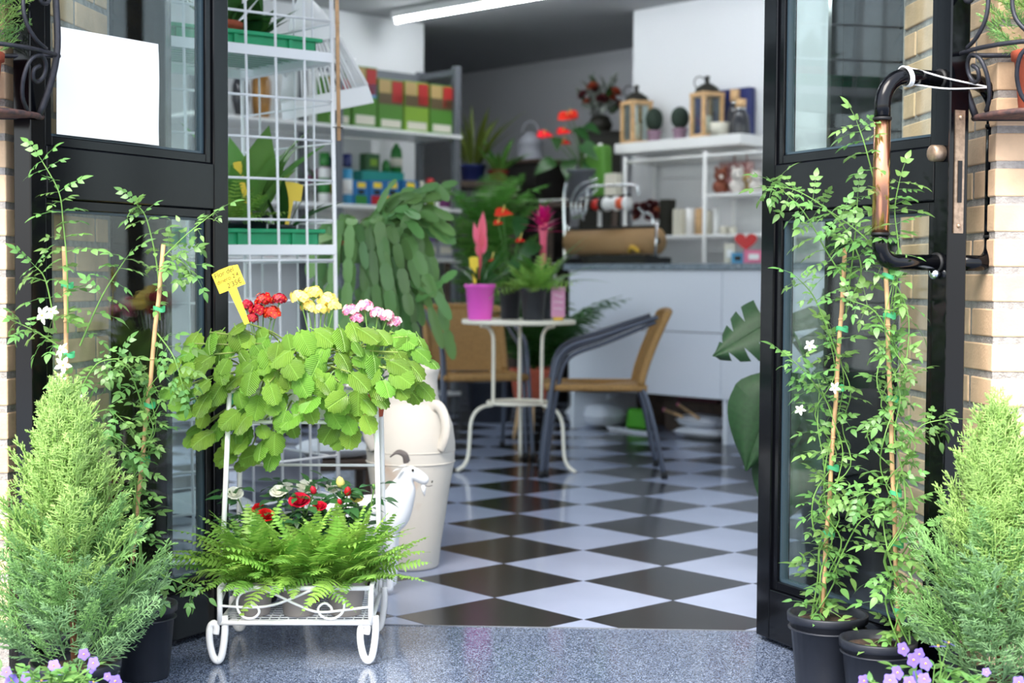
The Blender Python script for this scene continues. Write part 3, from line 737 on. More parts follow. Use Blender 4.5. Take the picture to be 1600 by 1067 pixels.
stems = MB(); org = wm(ivy) @ Vector((0, 0, h)); pts = []
def ivy_leaf(p, rr, nrm, dn):
    inst(R.choice(ivt), 'leaf', ivy, scl(frame(p, dn, nrm), rr), world=True)
tries = 0
while len(pts) < 298 and tries < 60000:
    tries += 1
    x, y = R.uniform(265, 670), R.uniform(495, 730)
    if not inside((x, y), OUT): continue
    layer = 0 if len(pts) < 150 else 1
    md = 17 if layer == 0 else 14
    if any((x-q[0])**2+(y-q[1])**2 < md*md for q in pts if q[2] == layer): continue
    t = (y-500)/220; depth = TY+.06-.20*math.sin(PI*min(1, .25+t*.6))+(.05 if layer else 0)+R.uniform(-.03, .03)+.05*abs((x-470)/190)**2
    p = P(x, y, depth); rr = R.uniform(.020, .033)*(1 if layer == 0 else .95)
    if x > 610: rr *= 1.1
    n = Vector((R.uniform(-.55, .55)+(x-470)/420, -.75+R.uniform(-.3, .3), .75-t*.35+R.uniform(-.35, .35)))
    dn = Vector((R.uniform(-.8, .8)+(x-470)/300, -.25, -.8+R.uniform(-.5, .6)))
    ivy_leaf(p, rr, n, dn); pts.append((x, y, layer))
    if R.random() < .5:
        a = org+Vector((R.uniform(-.1, .1), R.uniform(-.04, .04), -.01)); mid = a.lerp(p, .5)+Vector((0, 0, .035)); stems.tube(spline([a, mid, p], 4), [.0022]*8+[.0014], 5, cap=False)
stems.obj('stems', m_ivy_stem, ivy, world=True, kind='stuff')

# kalanchoes in small pots behind the ivy --------------------------
def kalanchoe(label, spots, Y, pm, seed, potm):
    R.seed(seed); c = P(sum(s[0] for s in spots)/len(spots), 560, Y)
    bz = (CM @ Vector((0, 0, zu0+.006))).z
    t = thing('kalanchoe', label, 'potted flower', (c.x, c.y, bz), 0, 'potted kalanchoes on the cart'); pot('pot', t, .036, .06, potm, n=20)
    lt = [leaf(1, .62, 5, .25, .15).mesh('leaf', m_kal) for _ in range(3)]
    for k in range(18):
        a = k*2.4; inst(R.choice(lt), 'leaf', t, scl(frame((math.cos(a)*.01, math.sin(a)*.01, .055+.003*k), (math.cos(a), math.sin(a), .5+.07*k*.5), (-math.cos(a)*.3, -math.sin(a)*.3, 1)), R.uniform(.045, .065)))
    st = MB(); base = Vector((c.x, c.y, bz+.06))
    fl_ = [petal_flower(1, 5, 0, 1, 1., .1) for _ in range(3)]
    for (x, y, rr) in spots:
        p = P(x, y, Y-.01+R.uniform(-.02, .02)); st.tube(spline([base, base.lerp(p, .6)+Vector((0, 0, .015)), p-Vector((0, 0, rr*.7))], 4), .0016, 5)
        cl_ = MB(); rr *= 1.55
        for k in range(34):
            ph = k*2.399; zz = 1-1.25*(k+.5)/34; q = math.sqrt(max(0, 1-zz*zz)); d = Vector((q*math.cos(ph), q*math.sin(ph), zz*.8))
            cl_.join(R.choice(fl_), scl(frame(p+d*rr*R.uniform(.7, 1.2), d.orthogonal(), d+rv(.3)), R.uniform(.0065, .0092)), 1 if (pm[1] is m_whitep and R.random() < .4) else None)
        for k in range(7):
            d = Vector((R.uniform(-1, 1), R.uniform(-1, 1), -.3)).normalized(); st.tube([p-Vector((0, 0, rr*.8)), p+d*rr*.7], .0007, 4)
        cl_.obj('flower_cluster', pm, t, world=True)
    st.obj('stems', m_jas_stem, t, world=True, kind='stuff')
kalanchoe('kalanchoe with red flower clusters beside the yellow price tag', [(412, 470, .013), (437, 468, .010), (402, 486, .012), (424, 490, .013), (385, 478, .009), (394, 498, .008)], 3.56, [m_red, m_orange], 31, m_terra)
kalanchoe('kalanchoe with yellow flower clusters at the middle of the cart', [(470, 466, .014), (490, 459, .013), (512, 470, .014), (482, 480, .011), (502, 484, .011), (522, 478, .008)], 3.58, [m_yellowp, m_yellowp], 32, m_pot_black)
kalanchoe('kalanchoe with pink and white flower clusters at the right of the cart', [(548, 486, .011), (570, 480, .012), (590, 490, .010), (604, 495, .011), (616, 504, .010), (558, 498, .009)], 3.56, [m_pinkp, m_whitep], 33, m_terra)
# yellow price tag
tg = P(386, 506, 3.42)
tgo = price_tag('price_tag', 'yellow plastic price tag on a stem with handwritten lettering', tg, .064, .052, .088, rad(-22), (.2, -1, 0),
          text=[('Flor del', -.029, .0355, .0165), ("dinero 2'4", -.029, .0205, .0140), ("2'35€", -.010, .0045, .0165)])

# ferns in taupe pots on the lower tray ----------------------------
for k, (x, y, n, lb) in enumerate(((-.105, -.085, 92, 'leafy green fern in a taupe pot at the left of the cart tray'), (.0, -.09, 92, 'leafy green fern in a taupe pot at the middle of the cart tray'), (.108, -.085, 92, 'leafy green fern in a taupe pot at the right of the cart tray'))):
    p = CM @ Vector((x, y, zb+.004))
    fluffy_fern('boston_fern', lb, p, .047, .082, m_taupe, n, (.11, .22), m_fern, seed=40+k, wl=.026, pairs=20, up=1.55, group='ferns on the cart tray', droop=(.35, 1.1), bias=((k-1)*.25, -.25))

# roses behind the ferns -------------------------------------------
def rose_bush(label, x, y, flowers, seed, potm):
    R.seed(seed); p = CM @ Vector((x, y, zb+.004)); t = thing('rose_bush', label, 'potted rose', p, 0, 'potted roses on the cart tray'); pot('pot', t, .05, .085, potm)
    st = MB(); base = p+Vector((0, 0, .08)); lt = [pinnate(1, .028, .016, .024, .3).mesh('leaf', m_rose_leaf) for _ in range(3)]
    stems_ = []
    for (fx, fy, kind, col, rr, dY) in flowers:
        rr *= 1.25; fy -= 3; dY -= .02
        q = P(fx, fy, p.y+dY); bz = base+Vector((R.uniform(-.02, .02), R.uniform(-.02, .02), 0)); path = spline([bz, bz.lerp(q, .5)+rv(.012), q], 6); st.tube(path, .0018, 5); stems_.append(path)
        nrm = Vector((R.uniform(-.4, .4), -.6, 1)); M = frame(q-Vector((0, 0, rr*.6)), nrm.orthogonal(), nrm)
        (rose(rr, 0, R.uniform(.9, 1.05)) if kind == 'r' else bud(rr)).obj('rose_flower' if kind == 'r' else 'rose_bud', [col, m_jas_stem], t, world=False).matrix_basis = wm(t).inverted() @ M
    for k in range(9):
        a = R.uniform(0, 2*PI); q = base+Vector((math.cos(a)*.06, math.sin(a)*.04, R.uniform(.05, .15))); path = spline([base, base.lerp(q, .5)+rv(.01), q], 5); st.tube(path, .0015, 5); stems_.append(path)
    for path in stems_:
        for k in range(2, len(path), 2):
            for s in range(2):
                d = Vector((R.uniform(-1, 1), R.uniform(-1, .6), R.uniform(-.1, .7))); inst(R.choice(lt), 'leaf', t, scl(frame(path[k], d, (0, -.3, 1)), R.uniform(.8, 1.35)), world=True)
    st.obj('stems', m_jas_stem, t, world=True, kind='stuff')
rose_bush('rose bush with white roses and red roses at the left of the cart tray', -.11, .055, [(366, 769, 'r', m_whitep, .017, -.02), (415, 803, 'r', m_red, .016, -.07), (436, 766, 'r', m_whitep, .017, 0), (404, 793, 'r', m_red, .012, -.04)], 51, m_pot_black)
rose_bush('rose bush with a big red rose at the middle of the cart tray', -.005, .06, [(468, 779, 'r', m_red, .021, -.05), (479, 758, 'r', m_whitep, .019, .02), (500, 790, 'r', m_red, .013, -.05), (491, 770, 'b', m_red, .009, -.03), (446, 762, 'r', m_whitep, .016, .02)], 52, m_terra)
rose_bush('rose bush with yellow and red buds at the right of the cart tray', .1, .055, [(533, 758, 'b', m_yellowp, .012, -.01), (518, 762, 'r', m_whitep, .014, .02), (543, 772, 'b', m_red, .010, -.03), (532, 788, 'b', m_red, .007, -.04), (557, 778, 'r', m_yellowp, .012, 0), (585, 764, 'b', m_jas_stem, .006, 0)], 53, m_pot_black)
# ================================================================== staked jasmines
jt = None
def jas_leaves():
    global jt
    if jt is None:
        R.seed(77); jt = [pinnate(k, .05+.006*k, .0155, .025, R.uniform(.1, .45)).mesh('leaf', m_jas) for k in (1, 2, 2, 2, 3, 3)]
    return jt
def jasmine(label, pc, pr, ph, st0, st1, shoots, n_auto, seed, ties=(.25, .5, .75), blooms=(), spread=.05, auto_top=1., per=2, sz=(.62, 1.05)):
    """pc pot centre on the ground, st0/st1 ends of the bamboo stake, shoots: lists of (px,py,Y)"""
    jas_leaves(); R.seed(seed)
    t = thing('staked_jasmine', label, 'potted plant', (pc.x, pc.y, 0), 0, 'jasmines on bamboo stakes'); po_ = pot('pot', t, pr, ph, m_pot_black)
    MB().lathe([(pr+.001, ph*.80), (pr+.002, ph*.81), (pr+.001, ph*.82)], 28).obj('pot_ridge', m_pot_black, po_)
    d = st1-st0; sk_ = MB().tube([st0+d*k/12+Vector((.001*math.sin(k*2), 0, 0)) for k in range(13)], .0048, 9).obj('stake', m_bamboo, t, world=True)
    for k in range(1, 6): MB().lathe([(.0055, -.002), (.0055, .002)], 9, st0+d*(k/6.2)).obj('stake_node', m_bamboo, sk_, world=True)
    for q in ties:
        c = st0+d*q; G = [[c+Vector((.011*math.cos(a)*1.2+.004, .011*math.sin(a), z+.003*math.sin(a*2))) for a in [2*PI*i/14 for i in range(15)]] for z in (-.0045, .0045)]
        MB().grid(G).obj('tie', m_tie, sk_, world=True)
    st = MB(); paths = []
    for s in range(n_auto):
        b0 = Vector((st0.x+R.uniform(-.03, .03), st0.y+R.uniform(-.03, .03), ph-.02)); tp = auto_top*R.uniform(.7, 1.); pts = [b0]
        for k in range(1, 8):
            q = tp*k/7; w = spread*(.35+.65*math.sin(PI*min(1, q*1.0))); pts.append(st0+d*q+Vector((R.uniform(-w, w), R.uniform(-w, w)*.8, 0)))
        paths.append((spline(pts, 5), 3))
    for sh in shoots: paths.append((spline([P(*q) for q in sh], 6), 2))
    cnt = 0
    for path, ev in paths:
        st.tube(path, [.0020-.0011*i/len(path) for i in range(len(path))], 5, cap=False)
        for k in range(2, len(path), ev):
            a0 = R.uniform(0, PI); tg_ = (path[min(k+1, len(path)-1)]-path[k-1]).normalized(); u = tg_.orthogonal().normalized()
            for s in range(per):
                if cnt > 290: break
                q = Matrix.Rotation(a0+s*PI+R.uniform(-.3, .3), 3, tg_) @ u; dr = q+tg_*.45+Vector((0, 0, -.15)); end = 1-.35*(k/len(path))
                inst(R.choice(jt), 'leaf', t, scl(frame(path[k], dr, Vector((0, -.45, 1))+rv(.4)), R.uniform(*sz)*end), world=True); cnt += 1
        tgd = (path[-1]-path[-2]).normalized(); inst(R.choice(jt), 'leaf', t, scl(frame(path[-1], tgd, Vector((0, -.5, 1))+rv(.2)), .75), world=True)
    st.obj('stems', m_jas_stem, t, world=True, kind='stuff')
    for (x, y, Y, rr) in blooms:
        n = Vector((R.uniform(-.6, .6), -.8, R.uniform(.0, .7))); petal_flower(1, 5, 0, 1, .55, .3).obj('flower', [m_whitep, m_yellowp], t).matrix_basis = wm(t).inverted() @ scl(frame(P(x, y, Y), n.orthogonal(), n), rr)
    return t
def gp(px, py, Y, z=None):
    p = P(px, py, Y)
    if z is not None: p.z = z
    return p
Y1 = 3.2; c = gp(1293, 960, Y1, 0)
jasmine('staked jasmine in a black pot against the right door, next to the hinge side', c, .083, .168, gp(1284, 957, Y1-.01), gp(1321, 387, Y1-.03), [[(1315, 430, 3.17), (1290, 390, 3.16), (1255, 330, 3.15), (1212, 288, 3.14)], [(1328, 470, 3.17), (1346, 420, 3.15), (1322, 360, 3.14), (1285, 322, 3.12), (1240, 296, 3.11), (1206, 292, 3.1)], [(1320, 500, 3.18), (1335, 380, 3.15), (1340, 310, 3.15)], [(1310, 560, 3.17), (1275, 470, 3.14), (1248, 436, 3.12)], [(1300, 640, 3.2), (1265, 590, 3.14), (1235, 560, 3.12)], [(1300, 900, 3.18), (1340, 820, 3.14), (1375, 800, 3.12)]], 5, 61, (.22, .4, .62, .78), [(1265, 540, 3.11, .014), (1304, 606, 3.1, .013), (1250, 640, 3.12, .012)], .045, .8)
Y2 = 3.06; c = gp(1372, 995, Y2, 0)
jasmine('staked jasmine in a black pot beside the right conifer', c, .076, .148, gp(1404, 1003, Y2-.02), gp(1383, 388, Y2-.02), [[(1395, 500, 3.05), (1404, 400, 3.04), (1398, 330, 3.03), (1405, 285, 3.02)], [(1390, 440, 3.05), (1376, 330, 3.03), (1355, 240, 3.02), (1341, 196, 3.02)], [(1392, 420, 3.05), (1350, 370, 3.02), (1300, 332, 3.)], [(1398, 440, 3.05), (1420, 500, 3.03), (1412, 600, 3.02)], [(1415, 700, 3.05), (1440, 665, 3.03), (1478, 655, 3.02)], [(1400, 800, 3.05), (1360, 770, 3.0), (1335, 775, 3.0)], [(1405, 560, 3.05), (1370, 490, 3.02), (1330, 470, 3.)]], 6, 62, (.08, .25, .38, .62, .83, .93), [], .05, .92)
Y3 = 3.2; c = gp(226, 950, Y3, 0)
jasmine('staked jasmine in a black pot against the left door, beside the white cart', c, .068, .165, gp(206, 880, Y3-.03, None), gp(256, 382, Y3-.05), [[(250, 500, 3.17), (246, 420, 3.15), (230, 345, 3.14), (216, 322, 3.14)], [(255, 402, 3.15), (290, 368, 3.14), (335, 332, 3.13)], [(262, 400, 3.15), (285, 410, 3.14), (300, 425, 3.13)], [(236, 890, 3.18), (268, 905, 3.14), (300, 917, 3.12)], [(230, 660, 3.16), (200, 575, 3.12), (172, 582, 3.1)], [(245, 520, 3.16), (270, 555, 3.13), (285, 600, 3.12)]], 4, 63, (.12, .33, .5, .8), [], .03, .62)
Y4 = 3.05; c = gp(118, 985, Y4, 0)
jasmine('staked jasmine with white blooms behind the left conifer', c, .07, .15, gp(112, 980, Y4), gp(101, 385, Y4-.03), [[(106, 520, 3.02), (105, 420, 3.), (99, 350, 2.99), (92, 300, 2.98), (66, 252, 2.98)], [(88, 520, 3.02), (72, 440, 3.), (55, 416, 2.99)], [(125, 540, 3.02), (160, 462, 3.), (196, 405, 2.98)], [(98, 545, 3.02), (60, 520, 3.), (25, 503, 2.99)], [(120, 620, 3.02), (150, 570, 3.), (185, 560, 2.98)], [(125, 660, 3.02), (165, 640, 3.), (190, 655, 2.98)], [(125, 700, 3.02), (170, 680, 3.), (200, 700, 2.98)]], 3, 64, (.72, .9), [(66, 492, 2.98, .02), (80, 487, 2.98, .016), (95, 547, 2.97, .018), (98, 570, 2.97, .018), (92, 590, 2.97, .017), (115, 617, 2.96, .018)], .035, .8)

# ================================================================== conifers
def spray(L, n, wide=.38, sub=5, r=.0009):
    b = MB()
    def cone(p, d, l, rr):
        d = d.normalized(); u = d.orthogonal().normalized(); v = d.cross(u); V = []
        for q, k in ((0, 1.), (.7, .9)):
            for j in range(3):
                a = 2*PI*j/3; V.append(p+d*l*q+(u*math.cos(a)+v*math.sin(a))*rr*k)
        V.append(p+d*l); b.add(V, [(0, 1, 4, 3), (1, 2, 5, 4), (2, 0, 3, 5), (3, 4, 6), (4, 5, 6), (5, 3, 6)], 0, True)
    ax = Vector((0, 1, 0)); cone(Vector((0, 0, 0)), ax, L, r*1.3)
    for k in range(n):
        t = .08+.88*k/n; s = -1 if k % 2 else 1; l = L*wide*(1-t)**.7*R.uniform(.8, 1.15)+.006; p = Vector((0, L*t, 0))
        d = Vector((s*.62, .78, R.uniform(-.5, .5))).normalized(); cone(p, d, l, r)
        for j in range(sub):
            q = .15+.8*j/sub; e = -1 if j % 2 else 1; side = Vector((d.y*e, -d.x*e, R.uniform(-.6, .6)))
            cone(p+d*l*q, d*.8+side*.62, l*.34*(1.15-q)+.004, r*.9)
    return b
SPR = None
def conifer(label, c, z0, apex, rmax, seed, n=230, potm=m_pot_black, pr=.085, ph=.13, group='young conifers beside the door', basez=0., ln=(.10, .175), mats=None, potpart=True, r=.0009):
    global SPR
    R.seed(seed)
    if SPR is None: SPR = [spray(.12, 17, .42, 5, .0012), spray(.12, 14, .5, 6, .0012), spray(.12, 18, .34, 5, .0012)]
    t = thing('potted_conifer', label, 'conifer', (c.x, c.y, basez), 0, group); pot('pot', t, pr, ph, potm)
    ax = Vector((apex.x, apex.y, apex.z)); b0 = Vector((c.x, c.y, basez+ph-.02))
    MB().tube([b0, b0.lerp(ax, .5), b0.lerp(ax, .9)], [.008, .006, .002], 7).obj('trunk', m_bark, t, world=True)
    b = MB()
    for k in range(n):
        q = ((k+.5)/n)**.9; cz = z0+(ax.z-z0)*q*.93
        rr = rmax*((1-q)**.72)*(.55+.45*min(1, (q+.05)*5)); a = k*2.399+R.uniform(-.4, .4); f_ = math.sqrt(R.uniform(.05, 1))*.8
        p = b0.lerp(ax, max(0, (cz-b0.z)/(ax.z-b0.z))); p.z = cz; o = Vector((math.cos(a), math.sin(a), 0)); p = p+o*rr*f_
        lean = .95*(1-q)**1.3+.14; d = o*(lean*(.5+f_))+Vector((0, 0, 1))+rv(.12)
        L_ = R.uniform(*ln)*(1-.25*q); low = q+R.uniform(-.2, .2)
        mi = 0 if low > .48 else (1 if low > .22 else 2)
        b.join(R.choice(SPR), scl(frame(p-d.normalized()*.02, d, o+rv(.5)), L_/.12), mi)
    b.obj('foliage', mats or [m_con_y, m_con_g, m_con_b], t, world=True, kind='stuff')
    return t
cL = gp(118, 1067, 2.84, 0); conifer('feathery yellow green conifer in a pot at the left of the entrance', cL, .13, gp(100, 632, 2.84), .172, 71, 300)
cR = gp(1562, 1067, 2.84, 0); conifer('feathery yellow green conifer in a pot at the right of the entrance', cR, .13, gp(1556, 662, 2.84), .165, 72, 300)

# ================================================================== purple flowers in front
def purple_plant(label, c, h, flowers, Y, seed):
    R.seed(seed); t = thing('purple_flower_plant', label, 'potted flower', (c.x, c.y, 0), 0, 'purple flower pots at the front'); pot('pot', t, .06, .10, m_terra)
    lt = [leaf(1, .5, 5, .25, .25).mesh('leaf', m_jas) for _ in range(3)]; st = MB(); base = Vector((c.x, c.y, .09))
    for k in range(34):
        a = k*2.4; q = base+Vector((math.cos(a)*R.uniform(.03, .12), math.sin(a)*R.uniform(.02, .07), R.uniform(.02, h-.11))); path = spline([base, base.lerp(q, .5)+Vector((0, 0, .02)), q], 4); st.tube(path, .0012, 4, cap=False)
        for j in (3, 5, 7, 8):
            for s in range(2): inst(R.choice(lt), 'leaf', t, scl(frame(path[min(j, len(path)-1)], (R.uniform(-1, 1), R.uniform(-1, .6), R.uniform(-.2, .8)), (0, -.3, 1)), R.uniform(.016, .03)), world=True)
    for (x, y, rr, kind) in flowers:
        p = P(x, y, Y+R.uniform(-.03, .03)); st.tube(spline([base, base.lerp(p, .6)+rv(.015), p], 4), .0011, 4, cap=False)
        n = Vector((R.uniform(-.5, .5), -1 if kind else .2, R.uniform(.1, .6) if kind else 1)); petal_flower(1, 5, 0, 1, 1.05, .1).obj('flower', [m_purple, m_orange], t).matrix_basis = wm(t).inverted() @ scl(frame(p, n.orthogonal(), n), rr)
    st.obj('stems', m_jas_stem, t, world=True, kind='stuff')
purple_plant('low plant with purple flowers in front of the left conifer', gp(80, 1067, 2.62, 0), .2, [(131, 1022, .011, 1), (146, 1036, .012, 1), (143, 1044, .010, 1), (84, 1040, .012, 1), (97, 1050, .012, 1), (18, 1063, .013, 1), (65, 1064, .014, 0), (10, 1050, .01, 1), (168, 1057, .008, 1), (180, 1064, .012, 1), (146, 1066, .01, 0), (40, 1058, .011, 1)], 2.6, 81)
purple_plant('low plant with purple flowers in front of the right conifer', gp(1455, 1067, 2.62, 0), .22, [(1411, 1014, .013, 1), (1427, 1031, .014, 1), (1436, 1022, .012, 1), (1446, 1037, .013, 1), (1402, 1051, .013, 1), (1434, 1057, .013, 1), (1444, 1061, .012, 1), (1466, 1010, .015, 0), (1482, 1005, .014, 0), (1391, 1063, .013, 1), (1421, 1066, .012, 1), (1541, 1050, .008, 1), (1350, 1064, .012, 1), (1592, 1066, .012, 1)], 2.6, 82)

# ================================================================== wrought iron wall planters
def wall_planter(label, cx, zb_, seed, flip):
    t = thing('iron_planter', label, 'wall planter', (cx, 3.094, zb_), 0, 'wrought iron wall planters')
    A = lambda z: .115+.042*math.sin(min(1, z/.16)*PI/2)-.10*max(0, z-.16)**1.4
    D = lambda z: .20*A(z)/.15
    def S(th, z, o=0): return Vector((flip*(A(z)+o)*math.cos(th), -(D(z)+o)*math.sin(th), z))
    def bar(nm, pts, r=.0055, n=8, m=m_iron): return MB().tube(pts, r, n).obj(nm, m, t)
    # base plate with rusty rim
    n = 20; b = MB(); b.prism([(flip*.115*math.cos(PI*k/n), -.155*math.sin(PI*k/n)) for k in range(n+1)][::flip], -.004, .0); b.obj('base_plate', m_rust, t)
    bar('base_rim', [(flip*.117*math.cos(PI*k/n), -.157*math.sin(PI*k/n), .0) for k in range(n+1)], .0065, 8, m_rust)
    for th in (0.06, PI*.5, PI-.06): bar('rib', [S(th, z*.29/14) for z in range(15)], .0075)
    for z in (.128, .285): bar('ring', [S(PI*k/24, z) for k in range(25)], .0048)
    bar('wall_bar', [(-.15, -.004, .285), (.15, -.004, .285)], .006); bar('wall_bar', [(-.115, -.004, 0), (.115, -.004, 0)], .006); bar('wall_bar', [(-.15, -.004, .128), (.15, -.004, .128)], .005)
    # scrolls: a C with curled ends low on the basket and a wide loop above, both lying on its curved surface
    def surf(th0, pts): return [S(th0+x/.15, z) for x, z in pts]
    for k in range(4):
        th0 = PI*(.125+.25*k); m_ = 1 if k % 2 == 0 else -1
        low = spline([Vector((m_*x, z, 0)) for x, z in ((.010, .098), (.022, .088), (.020, .070), (.006, .066), (-.006, .082), (-.004, .105), (.012, .119), (.034, .104), (.043, .066), (.036, .030), (.016, .008))], 4)
        bar('scroll', surf(th0-m_*.1, [(p.x, p.y) for p in low]), .0045, 7)
        up_ = spline([Vector((m_*x, z, 0)) for x, z in ((.000, .245), (.010, .236), (.004, .226), (-.012, .232), (-.018, .255), (.0, .275), (.032, .262), (.047, .225), (.043, .180), (.022, .148), (-.004, .134))], 4)
        bar('scroll', surf(th0-m_*.08, [(p.x, p.y) for p in up_]), .0045, 7)
    # potted cypress inside
    R.seed(seed); return t
pz = P(1533, 176, 2.99).z
xr = P(1524, 176, 3.08).x+.118; xl = P(62, 172, 3.08).x-.118
wall_planter('wrought iron wall planter on the right brick pier', xr, pz, 91, 1)
wall_planter('wrought iron wall planter on the left brick pier', xl, P(57, 174, 2.99).z, 92, -1)
mc = [m_con_y, m_con_y, m_con_g]
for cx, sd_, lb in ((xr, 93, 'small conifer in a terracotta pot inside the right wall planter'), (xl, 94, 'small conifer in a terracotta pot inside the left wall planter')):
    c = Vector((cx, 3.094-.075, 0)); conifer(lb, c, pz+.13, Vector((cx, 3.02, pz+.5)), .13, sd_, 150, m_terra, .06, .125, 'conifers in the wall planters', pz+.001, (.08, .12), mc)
# string that ties the right door back
hp = wm(dR) @ Vector((.638, -.12, 1.300)); q = Vector((xr-.09, 3.07, pz+.06)); R.seed(5)
sb = MB()
for k in range(2):
    sb.tube(spline([hp+Vector((.0, 0, .018-.03*k)), hp+Vector((.03, .01, .014-.03*k)), hp.lerp(q, .5)+Vector((0, -.01, .005-.02*k)), q], 6), .0018, 6)
M_ = wm(dR) @ Matrix.Translation((.638, -.11, 1.300)) @ Matrix.Rotation(PI/2, 4, 'X')
for k in range(3): sb.tube([M_ @ Vector((.0195*math.cos(a), .0195*math.sin(a), .004*k+.006*math.sin(a))) for a in [2*PI*i/16 for i in range(16)]], .0018, 6, closed=True)
tag(sb.obj('string', m_white, None, world=True, loc=hp), 'white string tying the right door handle back to the wall planter', 'string')
# ================================================================== amphora
c = gp(641, 885, 4.5, 0); k_ = 4.5/2307
prof = [(885, 43), (882, 45), (850, 48), (800, 56), (760, 62), (720, 69), (690, 70), (660, 66), (640, 58), (630, 50), (626, 45), (622, 46), (616, 43), (590, 42), (580, 44), (572, 46), (568, 44), (568, 36), (600, 33), (640, 40)]
jar = thing('clay_amphora', 'tall pale clay amphora with two small handles standing inside the doorway', 'jar', (c.x, c.y, 0))
zz = lambda y: (886-y)*k_*1.0
MB().lathe([(r*k_, zz(y)) for y, r in prof], 40, wob=lambda a, z: 1+.006*math.sin(3*a+z*20)).obj('body', m_clay, jar)
for y in (700, 718): MB().lathe([(70*k_*.999, zz(y)-.002), (70.9*k_, zz(y)), (70*k_*.999, zz(y)+.002)], 40).obj('throwing_ring', m_clay, jar)
for a in (rad(-42), rad(-138), rad(90)):
    ca, sa = math.cos(a), math.sin(a)
    pts = [(46, 634), (60, 627), (74, 636), (81, 656), (79, 676), (69, 694)]
    MB().tube(spline([(r*k_*ca, r*k_*sa, zz(y)) for r, y in pts], 5), .0115, 10, flat=1.5).obj('handle', m_clay, jar)

# ================================================================== white goat figurine
m_goat = mat('goat_white', '#eceef0', .5, bump=.25, bscale=50); m_goatd = mat('goat_dark', '#5b5452', .5)
gc = P(600, 860, 4.12); gc.z = 0
gt = thing('goat_figurine', 'white goat figurine with dark horns looking right beside the amphora', 'figurine', gc, 0)
def skin(name, verts, edges, rads, m, parent, sub=2, root=0):
    me = bpy.data.meshes.new(name); me.from_pydata(verts, edges, []); o = bpy.data.objects.new('tmp', me); COL.objects.link(o)
    sk = o.modifiers.new('s', 'SKIN'); sk.use_smooth_shade = True
    for i, r in enumerate(rads): d = me.skin_vertices[0].data[i]; d.radius = r if isinstance(r, tuple) else (r, r); d.use_root = (i == root)
    sb_ = o.modifiers.new('d', 'SUBSURF'); sb_.levels = sub; sb_.render_levels = sub
    dg = bpy.context.evaluated_depsgraph_get(); m2 = bpy.data.meshes.new_from_object(o.evaluated_get(dg)); bpy.data.objects.remove(o); m2.materials.clear(); m2.materials.append(m); m2.name = name
    for p_ in m2.polygons: p_.use_smooth = True
    return inst(m2, name, parent, Matrix.Identity(4))
hx = (640-600)*4.12/2307; hz = P(640, 735, 4.12).z
V = [(-.02, 0, .215), (-.12, 0, .205), (-.20, 0, .21), (.035, 0, .235), (.055, 0, .30), (hx-.012, 0, hz-.035), (hx, 0, hz), (hx+.030, 0, hz-.018), (hx+.055, 0, hz-.034),
     (.02, .035, .17), (.025, .037, .09), (.02, .037, .008), (.02, -.035, .17), (.025, -.037, .09), (.02, -.037, .008),
     (-.19, .035, .17), (-.215, .037, .09), (-.195, .037, .008), (-.19, -.035, .17), (-.215, -.037, .09), (-.195, -.037, .008), (-.245, 0, .25)]
Ed = [(0, 1), (1, 2), (0, 3), (3, 4), (4, 5), (5, 6), (6, 7), (7, 8), (0, 9), (9, 10), (10, 11), (0, 12), (12, 13), (13, 14), (2, 15), (15, 16), (16, 17), (2, 18), (18, 19), (19, 20), (2, 21)]
Rd = [(.062, .07), (.062, .072), (.058, .062), (.052, .058), (.036, .042), (.028, .032), (.026, .030), (.020, .020), (.013, .013)]+[.022, .012, .012]*4+[.012]
skin('body', V, Ed, Rd, m_goat, gt)
for s in (-1, 1):
    MB().tube(spline([(hx-.008, s*.012, hz+.024), (hx-.014, s*.017, hz+.044), (hx-.034, s*.022, hz+.052), (hx-.052, s*.024, hz+.040)], 5), [.0085-.0065*i/15 for i in range(16)], 8).obj('horn', m_goatd, gt)
    MB().join(leaf(.042, .02, 5, .2, .4), frame((hx-.014, s*.022, hz+.008), (-.75, s*.75, .05), (0, -s*.3, 1))).obj('ear', m_goat, gt)
    MB().ball((hx+.012, s*.0235, hz+.004), .0042, 8, 6).obj('eye', m_ink, gt)
    MB().ball((hx+.064, s*.006, hz-.031), .0032, 7, 5, sc=(.6, 1, 1)).obj('nostril', m_ink, gt)
MB().tube([(hx+.066, -.009, hz-.040), (hx+.055, -.0125, hz-.043), (hx+.044, -.0135, hz-.040)], .0013, 5).obj('mouth', m_goatd, gt)
MB().tube([(hx+.040, 0, hz-.040), (hx+.040, 0, hz-.056), (hx+.043, 0, hz-.072)], [.008, .006, .001], 8).obj('beard', m_goat, gt)

# grey bucket stack, stool, bags seen between rack and cart ----------
c = P(436, 700, 4.75); c.z = 0
bk = thing('plastic_planter', 'large grey ribbed plastic planter on the floor behind the cart', 'planter', c)
m_gbk = mat('grey_plastic', '#8b8c97', .5)
MB().lathe([(.10, 0), (.115, .005), (.125, .20), (.131, .202), (.131, .21), (.129, .235), (.135, .237), (.135, .245), (.133, .28), (.14, .285), (.14, .31), (.136, .31), (.132, .285), (.11, .02), (0, .02)], 36).obj('shell', m_gbk, bk)
MB().lathe([(.128, .262), (.1, .27), (0, .272)], 24).obj('soil', m_soil, bk)
c = P(520, 760, 4.95); c.z = 0; zs = P(540, 722, 4.95).z
sto = thing('wooden_stool', 'low dark wooden stool behind the amphora carrying a pale sack', 'stool', c, rad(20))
MB().box((0, 0, zs-.0), (.28, .20, .035)).obj('seat', m_darkwood, sto, bevel=.004)
for sx_ in (-1, 1):
    for sy in (-1, 1): MB().box((sx_*.11, sy*.075, (zs-.0175)/2), (.035, .035, zs-.0175)).obj('leg', m_darkwood, sto, bevel=.003)
